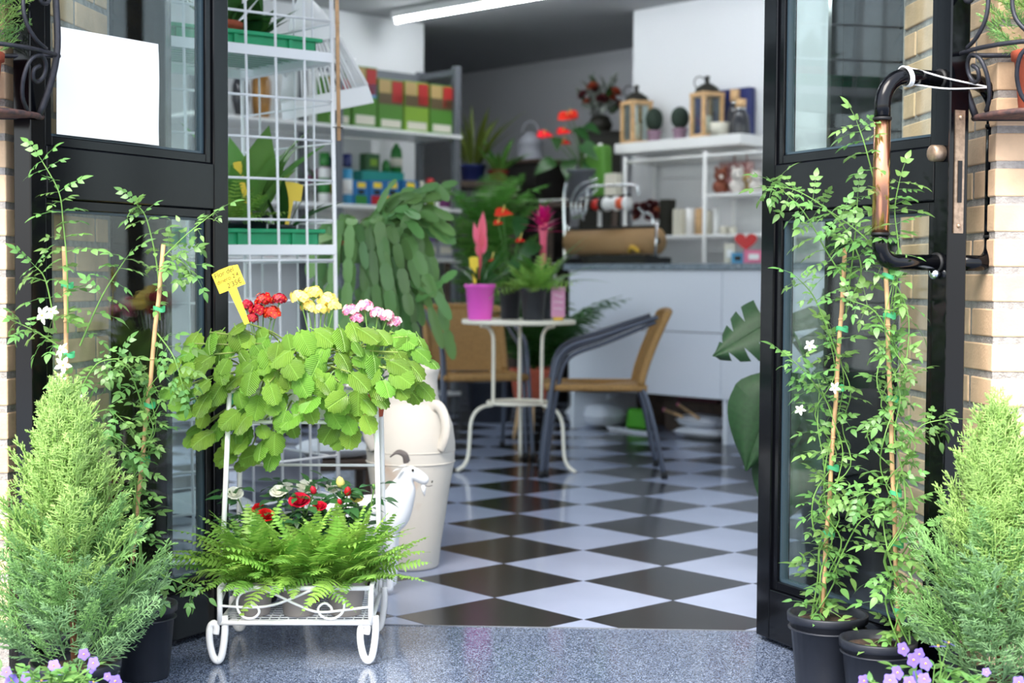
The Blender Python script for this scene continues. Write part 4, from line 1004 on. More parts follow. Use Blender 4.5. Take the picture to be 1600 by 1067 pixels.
m_bag = mat('white_sack', '#dfe3e8', .45, bump=.5, bscale=14); m_bagp = mat('sack_print', '#2b2f36', .5); m_bagr = mat('sack_red_print', '#b34a3c', .5)
def sack(label, loc, rz, l, w, h, seed, cat='sack', group=None, prints=True, m=m_bag):
    R.seed(seed); t = thing('sack', label, cat, loc, rz, group); b = MB(); nx, ny = 14, 10
    def f(i, j, s):
        u, v = i/nx*2-1, j/ny*2-1; e = max(0, (1-abs(u)**3.2))*max(0, (1-abs(v)**3.2)); e = e**.45
        x, y = l/2*u*(1-.06*abs(v)**2), w/2*v*(1-.08*abs(u)**2)
        return (x, y, h*.5+(s*h/2*e*(1+.08*math.sin(5*u+seed)*math.cos(4*v+seed)) if s > 0 else -h/2*e**.6))
    b.grid([[f(i, j, 1) for j in range(ny+1)] for i in range(nx+1)]); b.grid([[f(i, ny-j, -1) for j in range(ny+1)] for i in range(nx+1)]); bag_ = b.obj('bag', m, t)
    if prints:
        q = MB(); q.grid([[Vector(f(i, j, 1))+Vector((0, 0, .0015)) for j in (5, 6, 7)] for i in range(4, 11)]); q.obj('print', m_bagp, bag_)
        q = MB(); q.grid([[Vector(f(i, j, 1))+Vector((0, 0, .0015)) for j in (2, 3)] for i in range(8, 11)]); q.obj('print', m_bagr, bag_)
        q = MB()
        q.tube(spline([Vector(f(i, 0, 1))+Vector((0, -.002, .0+.01*math.sin(i))) for i in range(1, nx, 2)], 3), .004, 5); q.obj('seam', m_bagp, bag_)
    return t
c = P(520, 705, 4.95); sack('pale crumpled sack lying on the dark wooden stool', Vector((c.x, c.y, zs+.018)), rad(20), .24, .18, .06, 3, prints=False)
# sacks stacked at the foot of the rack, seen through the left door
sp = RM @ Vector((.21, .27, 0))
zz_ = .02
for k, hgt in enumerate((.075, .08, .075)):
    sack(('white printed soil sack at the bottom of the stack under the rack', 'white printed soil sack in the middle of the stack under the rack', 'white printed soil sack on top of the stack under the rack')[k], Vector((sp.x, sp.y, zz_)), PI/4+R.uniform(-.06, .06), .36, .38, hgt, 5+k, group='soil sacks under the rack'); zz_ += hgt*.93
# ================================================================== inside: table and chairs
def ez(px, py, a=None, b=None):
    """point on a pixel ray at shop coordinate a (along E1) or b (along E2)"""
    d = ray(px, py); n = E1 if a is not None else E2; k = a if a is not None else b
    return CAM+d*((k-CAM.dot(n))/d.dot(n))
def ebox(mb, a0, a1, b0, b1, z0, z1, mi=0):
    V = [E(a, b, z) for z in (z0, z1) for a, b in ((a0, b0), (a1, b0), (a1, b1), (a0, b1))]
    mb.add(V, [(3, 2, 1, 0), (4, 5, 6, 7), (0, 1, 5, 4), (1, 2, 6, 5), (2, 3, 7, 6), (3, 0, 4, 7)], mi, False); return mb
tc_ = P(809, 730, 6.93); tc_.z = 0; zt_ = P(809, 499, 6.93).z
tb_ = thing('bistro_table', 'small round cream metal bistro table with three curved legs', 'table', tc_)
MB().lathe([(0, zt_-.022), (.262, zt_-.022), (.268, zt_-.018), (.268, zt_-.004), (.264, zt_), (0, zt_)], 48).obj('table_top', m_cream, tb_)
for a in (rad(-142), rad(-38), rad(90)):
    d = Vector((math.cos(a), math.sin(a), 0)); up = Vector((0, 0, 1))
    pr_ = [(.215, zt_-.026), (.175, zt_-.035), (.150, zt_-.065), (.143, zt_-.12), (.143, .36), (.143, .315), (.152, .302), (.20, .296), (.245, .27), (.268, .22), (.274, .14), (.282, .07), (.305, .03), (.345, .009)]
    MB().tube(spline([d*r+up*z for r, z in pr_], 5), .0085, 10).obj('leg', m_cream, tb_)
MB().tube([(.143*math.cos(2*PI*k/32), .143*math.sin(2*PI*k/32), .308) for k in range(32)], .0075, 8, closed=True).obj('ring', m_cream, tb_)
MB().lathe([(.14, .300), (.14, .306), (0, .306)], 32).obj('ring_plate', m_cream, tb_)

def chair(label, c, rz):
    """local: faces -x"""
    t = thing('bistro_chair', label, 'chair', c, rz, 'woven bistro chairs'); hw = .215; zs = .405; zt2 = .742
    for s in (-1, 1):
        y = s*hw
        front = [(-.262, y*1.06, .012), (-.235, y*1.03, .25), (-.205, y, .47), (-.178, y, .55), (-.125, y, .595), (.0, y, .635), (.13, y, .68), (.255, y*.97, .722)]
        lg1 = MB().tube(spline(front, 5), .0110, 10).obj('front_leg', m_blue_steel, t)
        arm2 = [(-.240, y*.93, .012), (-.215, y*.93, .25), (-.178, y*.93, .46), (-.150, y*.93, .525), (-.10, y*.93, .562), (.02, y*.93, .605), (.14, y*.93, .655), (.245, y*.93, .70)]
        lg3 = MB().tube(spline(arm2, 5), .0100, 10).obj('arm_brace', m_blue_steel, t)
        rear = [(.290, y*1.03, .012), (.235, y*1.0, .26), (.195, y*.96, .39), (.185, y*.95, .405)]
        lg2 = MB().tube(spline(rear, 5), .0115, 10).obj('rear_leg', m_blue_steel, t)
        for x, yy, lg in ((-.262, y*1.06, lg1), (.290, y*1.03, lg2), (-.240, y*.93, lg3)): MB().lathe([(.0145, 0), (.0145, .03), (.0125, .032)], 10, (x, yy, 0)).obj('foot_cap', m_blackm, lg)
    MB().tube([(-.215, -hw, zs-.005), (-.215, hw, zs-.005)], .0125, 10).obj('seat_bar', m_blue_steel, t)
    # woven seat: strands across, wrapped at the front bar
    G = []
    for i in range(19):
        q = i/18; x = -.235+.42*q; z = zs+.012-.018*math.sin(PI*q)
        G.append([(x, hw*.93*(-1+2*j/12), z-.010*math.sin(PI*j/12)) for j in range(13)])
    b = MB(); b.grid(G); b.grid([[(p[0], p[1], p[2]-.016) for p in r[::-1]] for r in G]); b.obj('seat', m_rattan, t)
    MB().tube([(-.23, hw*.9*(-1+2*j/10), zs) for j in range(11)], .019, 10).obj('seat_edge', m_rattan, t)
    for s in (-1, 1): MB().tube([(-.23+.44*k/8, s*hw*.94, zs-.002) for k in range(9)], .016, 8).obj('seat_edge', m_rattan, t)
    G = []
    for i in range(15):
        q = i/14; z = zs+.01+(zt2-zs-.02)*q; x = .175+.115*q*q**.3+.0*q; w = hw*(.95-.02*q)
        G.append([(x+.022*(1-(2*j/12-1)**2), w*(-1+2*j/12), z+.012*q*(1-(2*j/12-1)**4)) for j in range(13)])
    b = MB(); b.grid(G); b.grid([[(p[0]+.014, p[1], p[2]) for p in r[::-1]] for r in G]); b.obj('backrest', m_rattan, t)
    e = [Vector(G[i][0]) for i in range(15)]+[Vector(G[-1][j]) for j in range(1, 13)]+[Vector(G[i][12]) for i in range(13, -1, -1)]
    MB().tube([p+Vector((.007, 0, 0)) for p in e], .017, 10).obj('back_edge', m_rattan, t)
    return t
cA = (fl(848, 748)+fl(1033, 747)+fl(842, 727)+fl(1010, 728))/4; cA.z = 0
chair('woven bistro chair to the right of the table, seen from the side', cA, rad(2))
cB = P(742, 700, 7.42); cB.z = 0
chair('woven bistro chair behind the table at the left, turned to the door', cB, rad(108))

# plants on the table ----------------------------------------------
def tp_(px, Y): p = P(px, 497, Y); p.z = zt_; return p
m_pinkpot = mat('magenta_ceramic', '#fb62d2', .25); m_bract = mat('pink_bract', '#ec6a80', .4, leaf=.2, rnd=.12); m_mag = mat('magenta_bract', '#c8186c', .4, leaf=.2, rnd=.15); m_red_sp = mat('red_spathe', '#d52a20', .25, rnd=.12)
def bromeliad(label, base, pr, ph, pm, bm, seed, hgt, kind, nl=14, Lr=(.16, .26), W_=(.09, .13), lm=m_dkleaf):
    R.seed(seed); t = lance_plant('bromeliad', label, base, pr, ph, pm, lm, nl, Lr, W_, .9, seed=seed, curl=.45, upright=.55, ring=.25, group='flowering plants on the table')
    top = Vector((0, 0, hgt)); MB().tube([(0, 0, ph-.02), (0, 0, hgt*.96)], .007, 7).obj('flower_stalk', bm, t)
    if kind == 'spear':
        for k, (x, z, L_, w) in enumerate(((0.012, .0, .15, .045), (-.035, -.01, .11, .03), (.04, -.05, .09, .025), (-.02, -.06, .08, .025), (.03, -.02, .06, .02))):
            MB().join(leaf(L_, w, 7, .05, .4), frame((x*.3, -.005*k, hgt-.12+z), (x*5, -.1, 1), (0, -1, .1))).obj('bract', bm, t)
    else:
        for k in range(22):
            a = k*2.4; q = k/22; MB().join(leaf(.125-.05*q, .036, 5, .25*(1-q), .4), frame((0, 0, hgt-.12+.07*q), (math.cos(a)*(1.25-q*.9), math.sin(a)*(1.25-q*.9), .35+q), (-math.cos(a), -math.sin(a), .6))).obj('bract', bm, t)
        MB().lathe([(.012, ph), (.017, hgt-.14), (.024, hgt-.09), (.010, hgt-.04)], 10).obj('flower_stem_sheath', m_bract, t)
    return t
bromeliad('pink spear bromeliad in a magenta pot on the bistro table', tp_(750, 6.80), .070, .165, m_pinkpot, m_bract, 101, P(757, 340, 6.8).z-zt_, 'spear')
bromeliad('bromeliad with a magenta star flower in a dark pot on the bistro table', tp_(848, 6.98), .052, .15, m_pot_black, m_mag, 102, P(863, 325, 6.98).z-zt_, 'star', 16, (.2, .34), (.11, .15), m_midleaf)
def anthurium(label, base, pr, ph, pm, flowers, Y, seed, leaves, group=None, lm=m_dkleaf):
    R.seed(seed); t = thing('anthurium', label, 'potted flower', base, 0, group); pot('pot', t, pr, ph, pm)
    heart = lambda q: (.55, .95, 1., .86, .62, .34, .05)[min(6, int(q*6.01))]
    st = MB(); b0 = Vector(base)+Vector((0, 0, ph-.02))
    for (x, y, L_) in leaves:
        p = P(x, y, Y+R.uniform(-.05, .05)); st.tube(spline([b0, b0.lerp(p, .6)+Vector((0, 0, .03)), p], 4), .003, 5)
        MB().join(leaf(1, .62, 6, .25, .2, heart)).obj('leaf', lm, t).matrix_basis = wm(t).inverted() @ scl(frame(p, (R.uniform(-1, 1), -.5, -.4), (R.uniform(-.3, .3), -.8, .8)), L_)
    for (x, y, L_, dx) in flowers:
        p = P(x, y, Y+R.uniform(-.04, .04)); st.tube(spline([b0, b0.lerp(p, .6)+Vector((0, 0, .02)), p], 4), .0028, 5)
        n = Vector((dx*.5, -.75, .8)); f = MB().join(leaf(1, .85, 6, .2, .15, heart)).obj('spathe', m_red_sp, t); f.matrix_basis = wm(t).inverted() @ scl(frame(p-Vector((dx*L_*.4, 0, -.0)), (dx, -.2, .05), n), L_)
        MB().tube([p, p+Vector((dx*.012, -.02, .035))], [.0045, .002], 6).obj('spadix', m_yellowp, f, world=True)
    st.obj('stems', m_midleaf, t, world=True, kind='stuff')
    return t
anthurium('red anthurium in a dark pot between the bromeliads on the table', tp_(797, 7.0), .055, .15, m_pot_black, [(785, 332, .085, 1), (778, 348, .05, 1), (812, 375, .045, 1), (768, 405, .04, 1)], 7.0, 103, [(815, 340, .13), (770, 395, .1), (825, 400, .15), (795, 420, .12), (840, 380, .14), (780, 430, .1)], 'flowering plants on the table')
fluffy_fern('button_fern', 'bright green fern in a dark pot at the front of the bistro table', tp_(833, 6.80), .062, .15, m_pot_black, 70, (.10, .2), m_fern, seed=104, wl=.045, pairs=9, up=.85, group='flowering plants on the table')
cd_ = tp_(872, 6.78); m_pcard = mat('pink_card', '#cf8fae', .5); m_gold = mat('gold_stand', '#c9a23c', .35, metal=.6)
crd = thing('gift_card', 'pink card with white handwriting in a small gold stand on the table', 'card', cd_, rad(5))
MB().box((0, 0, .008), (.045, .025, .016)).obj('stand', m_gold, crd, bevel=.002)
MB().box((0, 0, .085), (.064, .004, .14)).obj('card', m_pcard, crd)
R.seed(6)
for k in range(3): MB().tube(spline([(-.02+.008*i, -.0028, .115-.03*k+R.uniform(-.006, .006)) for i in range(6)], 4), .0011, 5).obj('handwriting', m_white, crd)
price_tag('plant_tag', 'yellow plant tag in the magenta pot on the bistro table', tp_(742, 6.74)+Vector((0, 0, .15)), .04, .05, .09, rad(-3), (.1, -1, 0))

# palm on a wooden-legged terracotta planter behind the table -------
pc_ = P(832, 640, 8.15); pc_.z = 0; zpb = P(832, 612, 8.15).z; zpt = P(832, 575, 8.15).z
pal = thing('parlour_palm', 'dark green palm in a terracotta planter on pale wooden legs behind the table', 'palm', pc_)
MB().lathe([(.09, zpb-.06), (.10, zpb-.055), (.125, zpt-.02), (.130, zpt), (.118, zpt), (.11, zpt-.03), (0, zpt-.03)], 28).obj('planter', m_terra, pal)
for k in range(3):
    a = rad(-90+120*k); MB().tube([(.075*math.cos(a), .075*math.sin(a), zpb-.05), (.12*math.cos(a), .12*math.sin(a), .0)], [.016, .010], 8).obj('leg', m_wood, pal)
R.seed(111); pt = [frond(14, .2, .055, R.uniform(.4, .9), .15).mesh('frond', m_dkleaf) for _ in range(4)]
for k in range(22):
    a = k*2.4; q = R.random(); L_ = R.uniform(.42, .72); inst(R.choice(pt), 'frond', pal, scl(frame((0, 0, zpt-.02), (math.cos(a)*(.2+.6*q)+.12, math.sin(a)*(.2+.6*q), 1.2-.3*q), (-math.cos(a), -math.sin(a), .5)), L_/.2))

# ================================================================== counter
m_lam = mat('white_laminate', '#e3e8f2', .3); m_lam2 = mat('white_board', '#e3e8f0', .4)
CT = .980; A0, A1 = 6.2, 6.78; BL, BD, BE = 6.285, 5.115, 3.3
ctn = thing('shop_counter', 'white shop counter with a grey granite top and open base', 'counter', E(A0, (BL+BE)/2))
def cpart(nm, m, *bx, bev=.003): return ebox(MB(), *bx).obj(nm, m, ctn, world=True, bevel=bev)
cpart('granite_top', m_granite2, A0-.03, A1+.03, BE, BL+.03, CT-.036, CT)
for b in (BL, BD, BE+.4): cpart('side_panel', m_lam2, A0+.012, A1, b-.028, b, 0, CT-.036)
for b0, b1 in ((BD+.002, BL), (BE+.4, BD-.002)):
    cpart('front_panel', m_lam, A0-.006, A0+.012, b0, b1, .604, CT-.037); cpart('front_panel', m_lam, A0-.006, A0+.012, b0, b1, .245, .600)
    cpart('bottom_shelf', m_lam2, A0+.014, A1-.02, b0, b1-.03, .245, .262)
cpart('back_panel', m_darkwood, A1-.02, A1, BE+.4, BL-.03, 0, CT-.036)
def undr(px, py, a): p = ez(px, py, a=a); return p
p = ez(932, 672, a=6.42); sack('plump white sack lying under the counter at its left end', Vector((p.x, p.y, .0)), rad(135), .34, .26, .145, 11, prints=False, m=m_lam)
p = ez(1100, 690, a=6.42); sack('flat white folded sack on the floor under the counter', Vector((p.x, p.y, .0)), rad(138), .34, .2, .06, 12, prints=False, m=m_lam)
sack('white folded sack lying on another sack under the counter', Vector((p.x-.01, p.y+.01, .058)), rad(128), .3, .18, .07, 13, prints=False, m=m_lam)
p = ez(945, 628, a=6.55); sack('small white bag at the back under the counter above the plump sack', Vector((p.x, p.y, .145)), rad(135), .2, .14, .06, 14, prints=False, m=m_lam)
p = ez(1010, 672, a=6.5); m_grn = mat('bright_green_plastic', '#57b82c', .5)
bg_ = thing('green_bag', 'bright green bag standing under the counter', 'bag', Vector((p.x-.05, p.y+.05, 0)), rad(135)); MB().box((0, 0, .06), (.16, .06, .12), taper=.8).obj('bag', m_grn, bg_, bevel=.015); MB().box((0, -.031, .06), (.08, .003, .05)).obj('label', m_white, bg_)
dk = thing('dark_crate', 'dark brown crate at the back under the counter', 'crate', E(6.64, 5.62), rad(135)); MB().box((0, 0, .09), (.46, .14, .18)).obj('crate', m_darkwood, dk, bevel=.004); MB().box((0, .0, .19), (.3, .1, .02)).obj('lid', mat('maroon', '#5a2030', .6), dk)
for k, (q0, q1) in enumerate((((1038, 640), (1066, 662)), ((1060, 632), (1092, 648)))):
    a = ez(*q0, a=6.36); b = ez(*q1, a=6.3); b.z = max(b.z-.02, .12); s_ = thing('garden_stick', ('pale stick leaning over the folded sacks under the counter', 'shorter pale stick higher up among the sacks under the counter')[k], 'stick', (b.x, b.y, 0)); MB().tube([a, b], .008, 7).obj('rod', m_wood, s_, world=True); MB().ball(a, .011, 8, 6).obj('cap', m_pinkp, s_, world=True)
p = ez(985, 664, a=6.3); fs = thing('paper_strip', 'white folded paper strip lying on the floor under the counter', 'paper', (p.x, p.y, 0), rad(135)); MB().box((0, 0, .008), (.3, .05, .014)).obj('sheet', m_lam, fs); MB().box((.1, .01, .019), (.12, .05, .008)).obj('fold', m_lam, fs)

# kraft paper dispenser with ribbon spools ---------------------------
pd = ez(893, 408, a=6.42); pd.z = CT; pe = ez(1027, 408, a=6.42); pe.z = CT
m_kraft = mat('kraft_paper', '#a07e55', .7, var=.05, scale=8)
dpo = thing('paper_dispenser', 'kraft wrapping paper roll dispenser with ribbon spools on the counter', 'dispenser', pd.lerp(pe, .5), math.atan2((pe-pd).y, (pe-pd).x)); hl = (pe-pd).length/2
zr_ = .135; rr_ = .078
MB().tube([(-hl, 0, zr_), (hl, 0, zr_)], rr_, 24).obj('paper_roll', m_kraft, dpo)
MB().tube([(-hl-.004, 0, zr_), (hl+.004, 0, zr_)], .02, 12).obj('roll_core', m_ink, dpo)
MB().box((0, .0, zr_+rr_+.006), (2*hl, .03, .018)).obj('cutter_bar', m_blackm, dpo)
for s in (-1, 1):
    MB().box((s*(hl+.01), 0, .02), (.02, .2, .04)).obj('foot', m_blackm, dpo); MB().tube([(s*(hl+.01), -.03, .02), (s*(hl+.01), -.02, .24)], .008, 8).obj('bracket', m_chrome, dpo)
MB().box((.06, .02, .03), (hl*1.3, .12, .05)).obj('tray', m_ink, dpo)
MB().tube(spline([(-hl-.01, -.05, .0), (-hl-.012, -.05, .2), (-hl-.02, -.05, .40), (-hl, -.05, .50)], 6), .010, 8).obj('arch_wire', m_chrome, dpo)
for k in range(3): MB().tube(spline([(-hl+.02+.04*k, 0, .27), (-hl-.005+.04*k, 0, .38), (-hl+.06+.05*k, 0, .48-.03*k), (-hl+.20, .02, .52-.03*k)], 6), .006, 8).obj('arch_wire', m_chrome, dpo)
MB().tube(spline([(-hl+.03, -.03, .285), (-hl+.13, -.03, .30), (-hl+.155, -.03, .36), (-hl+.17, -.03, .455), (-hl+.22, -.03, .47), (hl-.17, -.03, .465), (hl-.13, -.03, .43), (hl-.12, -.03, .40)], 6), .008, 8).obj('ribbon_frame', m_chrome, dpo)
MB().tube(spline([(hl-.13, -.03, .33), (hl-.08, -.03, .30), (hl-.02, -.03, .28), (hl-.01, -.03, .23)], 6), .006, 8).obj('ribbon_frame', m_chrome, dpo)
MB().box((-.02, -.03, .405), (.36, .02, .012)).obj('spool_rail', m_ink, dpo)
for k, (x, m) in enumerate(((-.09, m_red), (.02, m_white), (.11, m_orange))):
    Mx = Matrix.Translation((x, -.04, .36)) @ Matrix.Rotation(PI/2, 4, 'Y')
    sp_ = MB().lathe([(.034, -.03), (.034, .03)], 18, M=Mx).obj('ribbon_spool', mat('red_ribbon', '#c22a22', .35) if k == 0 else (m_white if k == 1 else mat('orange_ribbon', '#e0592a', .35)), dpo)
    for z in (-.036, .036): MB().lathe([(.044, -.004), (.044, .004)], 18, M=Mx @ Matrix.Translation((0, 0, z))).obj('flange', m_ink if k == 0 else m_white, sp_)
MB().tube(spline([(hl-.15, -.08, .07), (hl-.11, -.10, .10), (hl-.07, -.08, .07)], 5), .012, 8).obj('tape_ring', m_gold, dpo)
# ================================================================== grey shelf unit at the left
sb0 = fl(718, 645); SA, SB = sb0.dot(E1), sb0.dot(E2); SY = sb0.y
zsh = [P(718, y, SY).z for y in (612, 405, 327, 212)]; ztop = P(718, 104, SY).z
SL, SD = 2.0, .42
su = thing('shelf_unit', 'grey steel shelf unit with white shelves against the left wall', 'shelf', E(SA-SL/2, SB+SD/2))
for a in (SA-.05, SA-1.0, SA-SL):
    for b in (SB, SB+SD-.04): ebox(MB(), a, a+.05, b, b+.04, 0, ztop).obj('post', m_steel, su, world=True, bevel=.002)
for a in (SA-.05, SA-1.0, SA-SL): ebox(MB(), a+.004, a+.046, SB+.04, SB+SD-.04, ztop-.06, ztop-.02).obj('cross_bar', m_steel, su, world=True)
ebox(MB(), SA-SL, SA, SB+SD-.03, SB+SD, ztop-.07, ztop-.02).obj('back_rail', m_steel, su, world=True)
for z in zsh: ebox(MB(), SA-SL-.01, SA+.004, SB-.012, SB+SD, z-.022, z).obj('shelf', m_white, su, world=True, bevel=.003)
ebox(MB(), SA-SL, SA-.42, SB+SD, SB+SD+.008, zsh[0], zsh[3]-.03).obj('back_panel', m_wall, su, world=True)
def shelf_a(px, py, b): return ez(px, py, b=b).dot(E1)
def prod(name, label, cat, px0, px1, ytop, z, depth, m, b=None, group=None, parts=(), rz=0.):
    b = (SB+.03 if b is None else b); yb = pix(E(SA-.5, b, z))[1]; a0, a1 = shelf_a(px0, 200, b), shelf_a(px1, 200, b)
    c = E((a0+a1)/2, b+depth/2, z); w = a1-a0; yy = ez((px0+px1)/2, ytop, b=b); h = max(.03, yy.z-z)
    t = thing(name, label, cat, c, PI/4+rz, group); ct_ = MB().box((0, 0, h/2), (w, depth, h)).obj('carton', m, t, bevel=.003)
    for (nm, u0, u1, v0, v1, pm) in parts: MB().box((w*((u0+u1)/2-.5), -depth/2-.001, h*(v0+v1)/2), (w*(u1-u0), .002, h*(v1-v0))).obj(nm, pm, ct_)
    return t
m_gbox = mat('green_carton', '#4d8428', .5); m_gbox2 = mat('lime_carton', '#7fa62e', .5); m_rl = mat('red_label', '#b5231f', .5); m_tan = mat('tan_print', '#b79a62', .5); m_brn = mat('brown_print', '#5a4a2c', .5); m_wl = mat('white_label', '#d8d4c4', .5)
bxs = [(672, 708, 133, m_gbox, 'carton of bird food with red label at the right end of the top shelf'), (632, 670, 128, m_gbox2, 'lime green carton of bird food, second from the right end of the top shelf'), (591, 630, 124, m_gbox, 'green carton with a round seed picture, third from the right on the top shelf'), (551, 589, 104, m_gbox, 'tall carton with red and blue print half behind the birdcage'), (512, 548, 120, m_gbox, 'green carton on the top shelf behind the birdcage')]
for k, (x0, x1, yt, m, lb) in enumerate(bxs):
    t = prod('food_carton', lb, 'carton', x0, x1, yt, zsh[3], .12, m, group='pet food cartons on the top shelf', parts=[('top_print', 0.02, .5, .72, .98, m_tan), ('picture', .02, .98, .5, .72, m_brn if k != 3 else mat('blue_print', '#6f9ac4', .5)), ('brand_label', .55, .97, .55, .97, m_rl), ('white_label', .12, .9, .05, .2, m_wl)])
# spray cans, packs and bottles on the second shelf
def bottle(name, label, px, ytop, z, prof, m, capm, b=None, group=None, cat='bottle', labelm=None, cut=.72):
    b = SB+.1 if b is None else b; p = E(shelf_a(px, 300, b), b, z); h = ez(px, ytop, b=b).z-z
    t = thing(name, label, cat, p, PI/4, group)
    lo = [q for q in prof if q[1] <= cut]; hi = [q for q in prof if q[1] >= cut]
    MB().lathe([(0, 0)]+[(r*h, q*h) for r, q in lo]+[(0, lo[-1][1]*h)], 18).obj('body', m, t); MB().lathe([(0, hi[0][1]*h)]+[(r*h, q*h) for r, q in hi]+[(0, hi[-1][1]*h)], 18).obj('cap', capm, t)
    if labelm: MB().lathe([(lo[0][0]*h*1.01, .2*h), (lo[0][0]*h*1.01, .5*h)], 18).obj('label', labelm, t)
    return t
can = [(.125, 0.01), (.125, .70), (.11, .74), (.10, .745), (.105, .75), (.105, .99)]
m_navy = mat('navy_plastic', '#1d2a66', .35); m_sky = mat('sky_blue_can', '#3f9ac6', .35); m_teal = mat('teal_carton', '#1c9a92', .45); m_blue = mat('blue_pack', '#1f6fae', .45); m_grnb = mat('green_bottle', '#2f7d36', .35); m_dgrn = mat('dark_green_pack', '#2b5a30', .45)
bottle('spray_can', 'blue spray can with navy cap next to the rack post', 541, 240, zsh[2], can, m_sky, m_navy, labelm=m_white, cat='spray can')
bottle('spray_can', 'navy capped spray can half behind the wire rack', 521, 244, zsh[2], can, m_white, m_navy, labelm=m_gold, cat='spray can')
bottle('spray_can', 'green and white spray bottle behind the wire rack', 507, 238, zsh[2], can, m_white, m_grnb, labelm=m_grnb, cat='spray can')
bottle('small_bottle', 'pink bottle behind the right post of the wire rack', 527, 283, zsh[2], can, m_pinkp, m_orange, b=SB+.04)
R.seed(7)
for k, x0 in enumerate((553, 578, 602, 630)):
    prod('blue_pack', ('leftmost blue pack with yellow logo on the second shelf', 'second blue pack with yellow logo on the second shelf', 'third blue pack with yellow logo on the second shelf', 'rightmost blue pack with yellow logo on the second shelf')[k], 'carton', x0, x0+23, 282, zsh[2], .09, m_blue, group='blue packs on the second shelf', b=SB+.06,
         parts=[('logo', .25, .8, .7, .92, m_yellow), ('picture', .1, .9, .05, .4, (m_grnb, m_red, m_orange, m_sky)[k]), ('dark_print', .3, .7, .45, .62, m_ink)])
t = prod('teal_carton', 'teal carton standing behind the blue packs', 'carton', 566, 632, 268, zsh[2], .10, m_teal, b=SB+.19)
zt3 = ez(600, 268, b=SB+.19).z
prod('green_pack', 'dark green pack standing on the teal carton', 'carton', 572, 594, 240, zt3, .07, m_dgrn, b=SB+.2, parts=[('print', .3, .8, .3, .7, m_gbox2)])
bottle('green_bottle', 'green bottle with white and yellow label standing on the teal carton', 619, 224, zt3, [(.2, 0.01), (.2, .6), (.17, .8), (.09, .9), (.08, 1.)], m_grnb, m_grnb, b=SB+.24, labelm=m_wl, cut=.8)
bottle('green_bottle', 'short green bottle on the teal carton beside the dark pack', 603, 250, zt3, [(.35, 0.01), (.35, .6), (.3, .8), (.2, .9), (.15, 1.)], m_grnb, m_grnb, b=SB+.24, cut=.8)
bottle('white_bottle', 'slim white bottle at the right end of the blue packs', 659, 283, zsh[2], [(.16, 0.01), (.16, .7), (.1, .78), (.09, .8), (.09, 1.)], m_white, m_wl, b=SB+.08, labelm=m_grnb, cut=.78)
bottle('red_cap_bottle', 'green bottle with red cap beside the white jug', 672, 279, zsh[2], [(.16, 0.01), (.16, .7), (.1, .78), (.12, .8), (.12, 1.)], m_gbox2, mat('red_cap', '#d8343c', .4), b=SB+.12, cut=.78)
jg = prod('white_jug', 'white plastic jug with a purple label at the right end of the second shelf', 'jug', 684, 710, 295, zsh[2], .1, m_white, b=SB+.06, parts=[('label', .1, .75, .1, .65, mat('purple_label', '#6a2a62', .5))]); MB().lathe([(.022, .0), (.022, .03)], 12, (0.0, 0, .125)).obj('cap', m_steel, jg)
# third shelf
prod('yellow_carton', 'yellow carton standing on the third shelf behind the trailing cactus', 'carton', 615, 660, 330, zsh[1], .1, mat('yellow_carton', '#d9bf2a', .5), b=SB+.1, parts=[('picture', .1, .85, .2, .7, m_grnb)])
m_gry = mat('grey_carton', '#9a9da6', .5)
prod('grey_carton', 'grey carton at the right end of the third shelf', 'carton', 686, 710, 377, zsh[1], .12, m_gry, parts=[('label', .1, .9, .3, .7, m_wl)])
g2 = prod('grey_carton', 'grey carton under the purple box on the third shelf', 'carton', 661, 684, 377, zsh[1], .12, m_gry, parts=[('label', .1, .9, .3, .7, m_wl)])
prod('purple_box', 'small purple box on top of the grey carton', 'box', 662, 681, 361, ez(670, 377, b=SB+.03).z, .08, mat('purple_card', '#6d4a8c', .5), b=SB+.04)

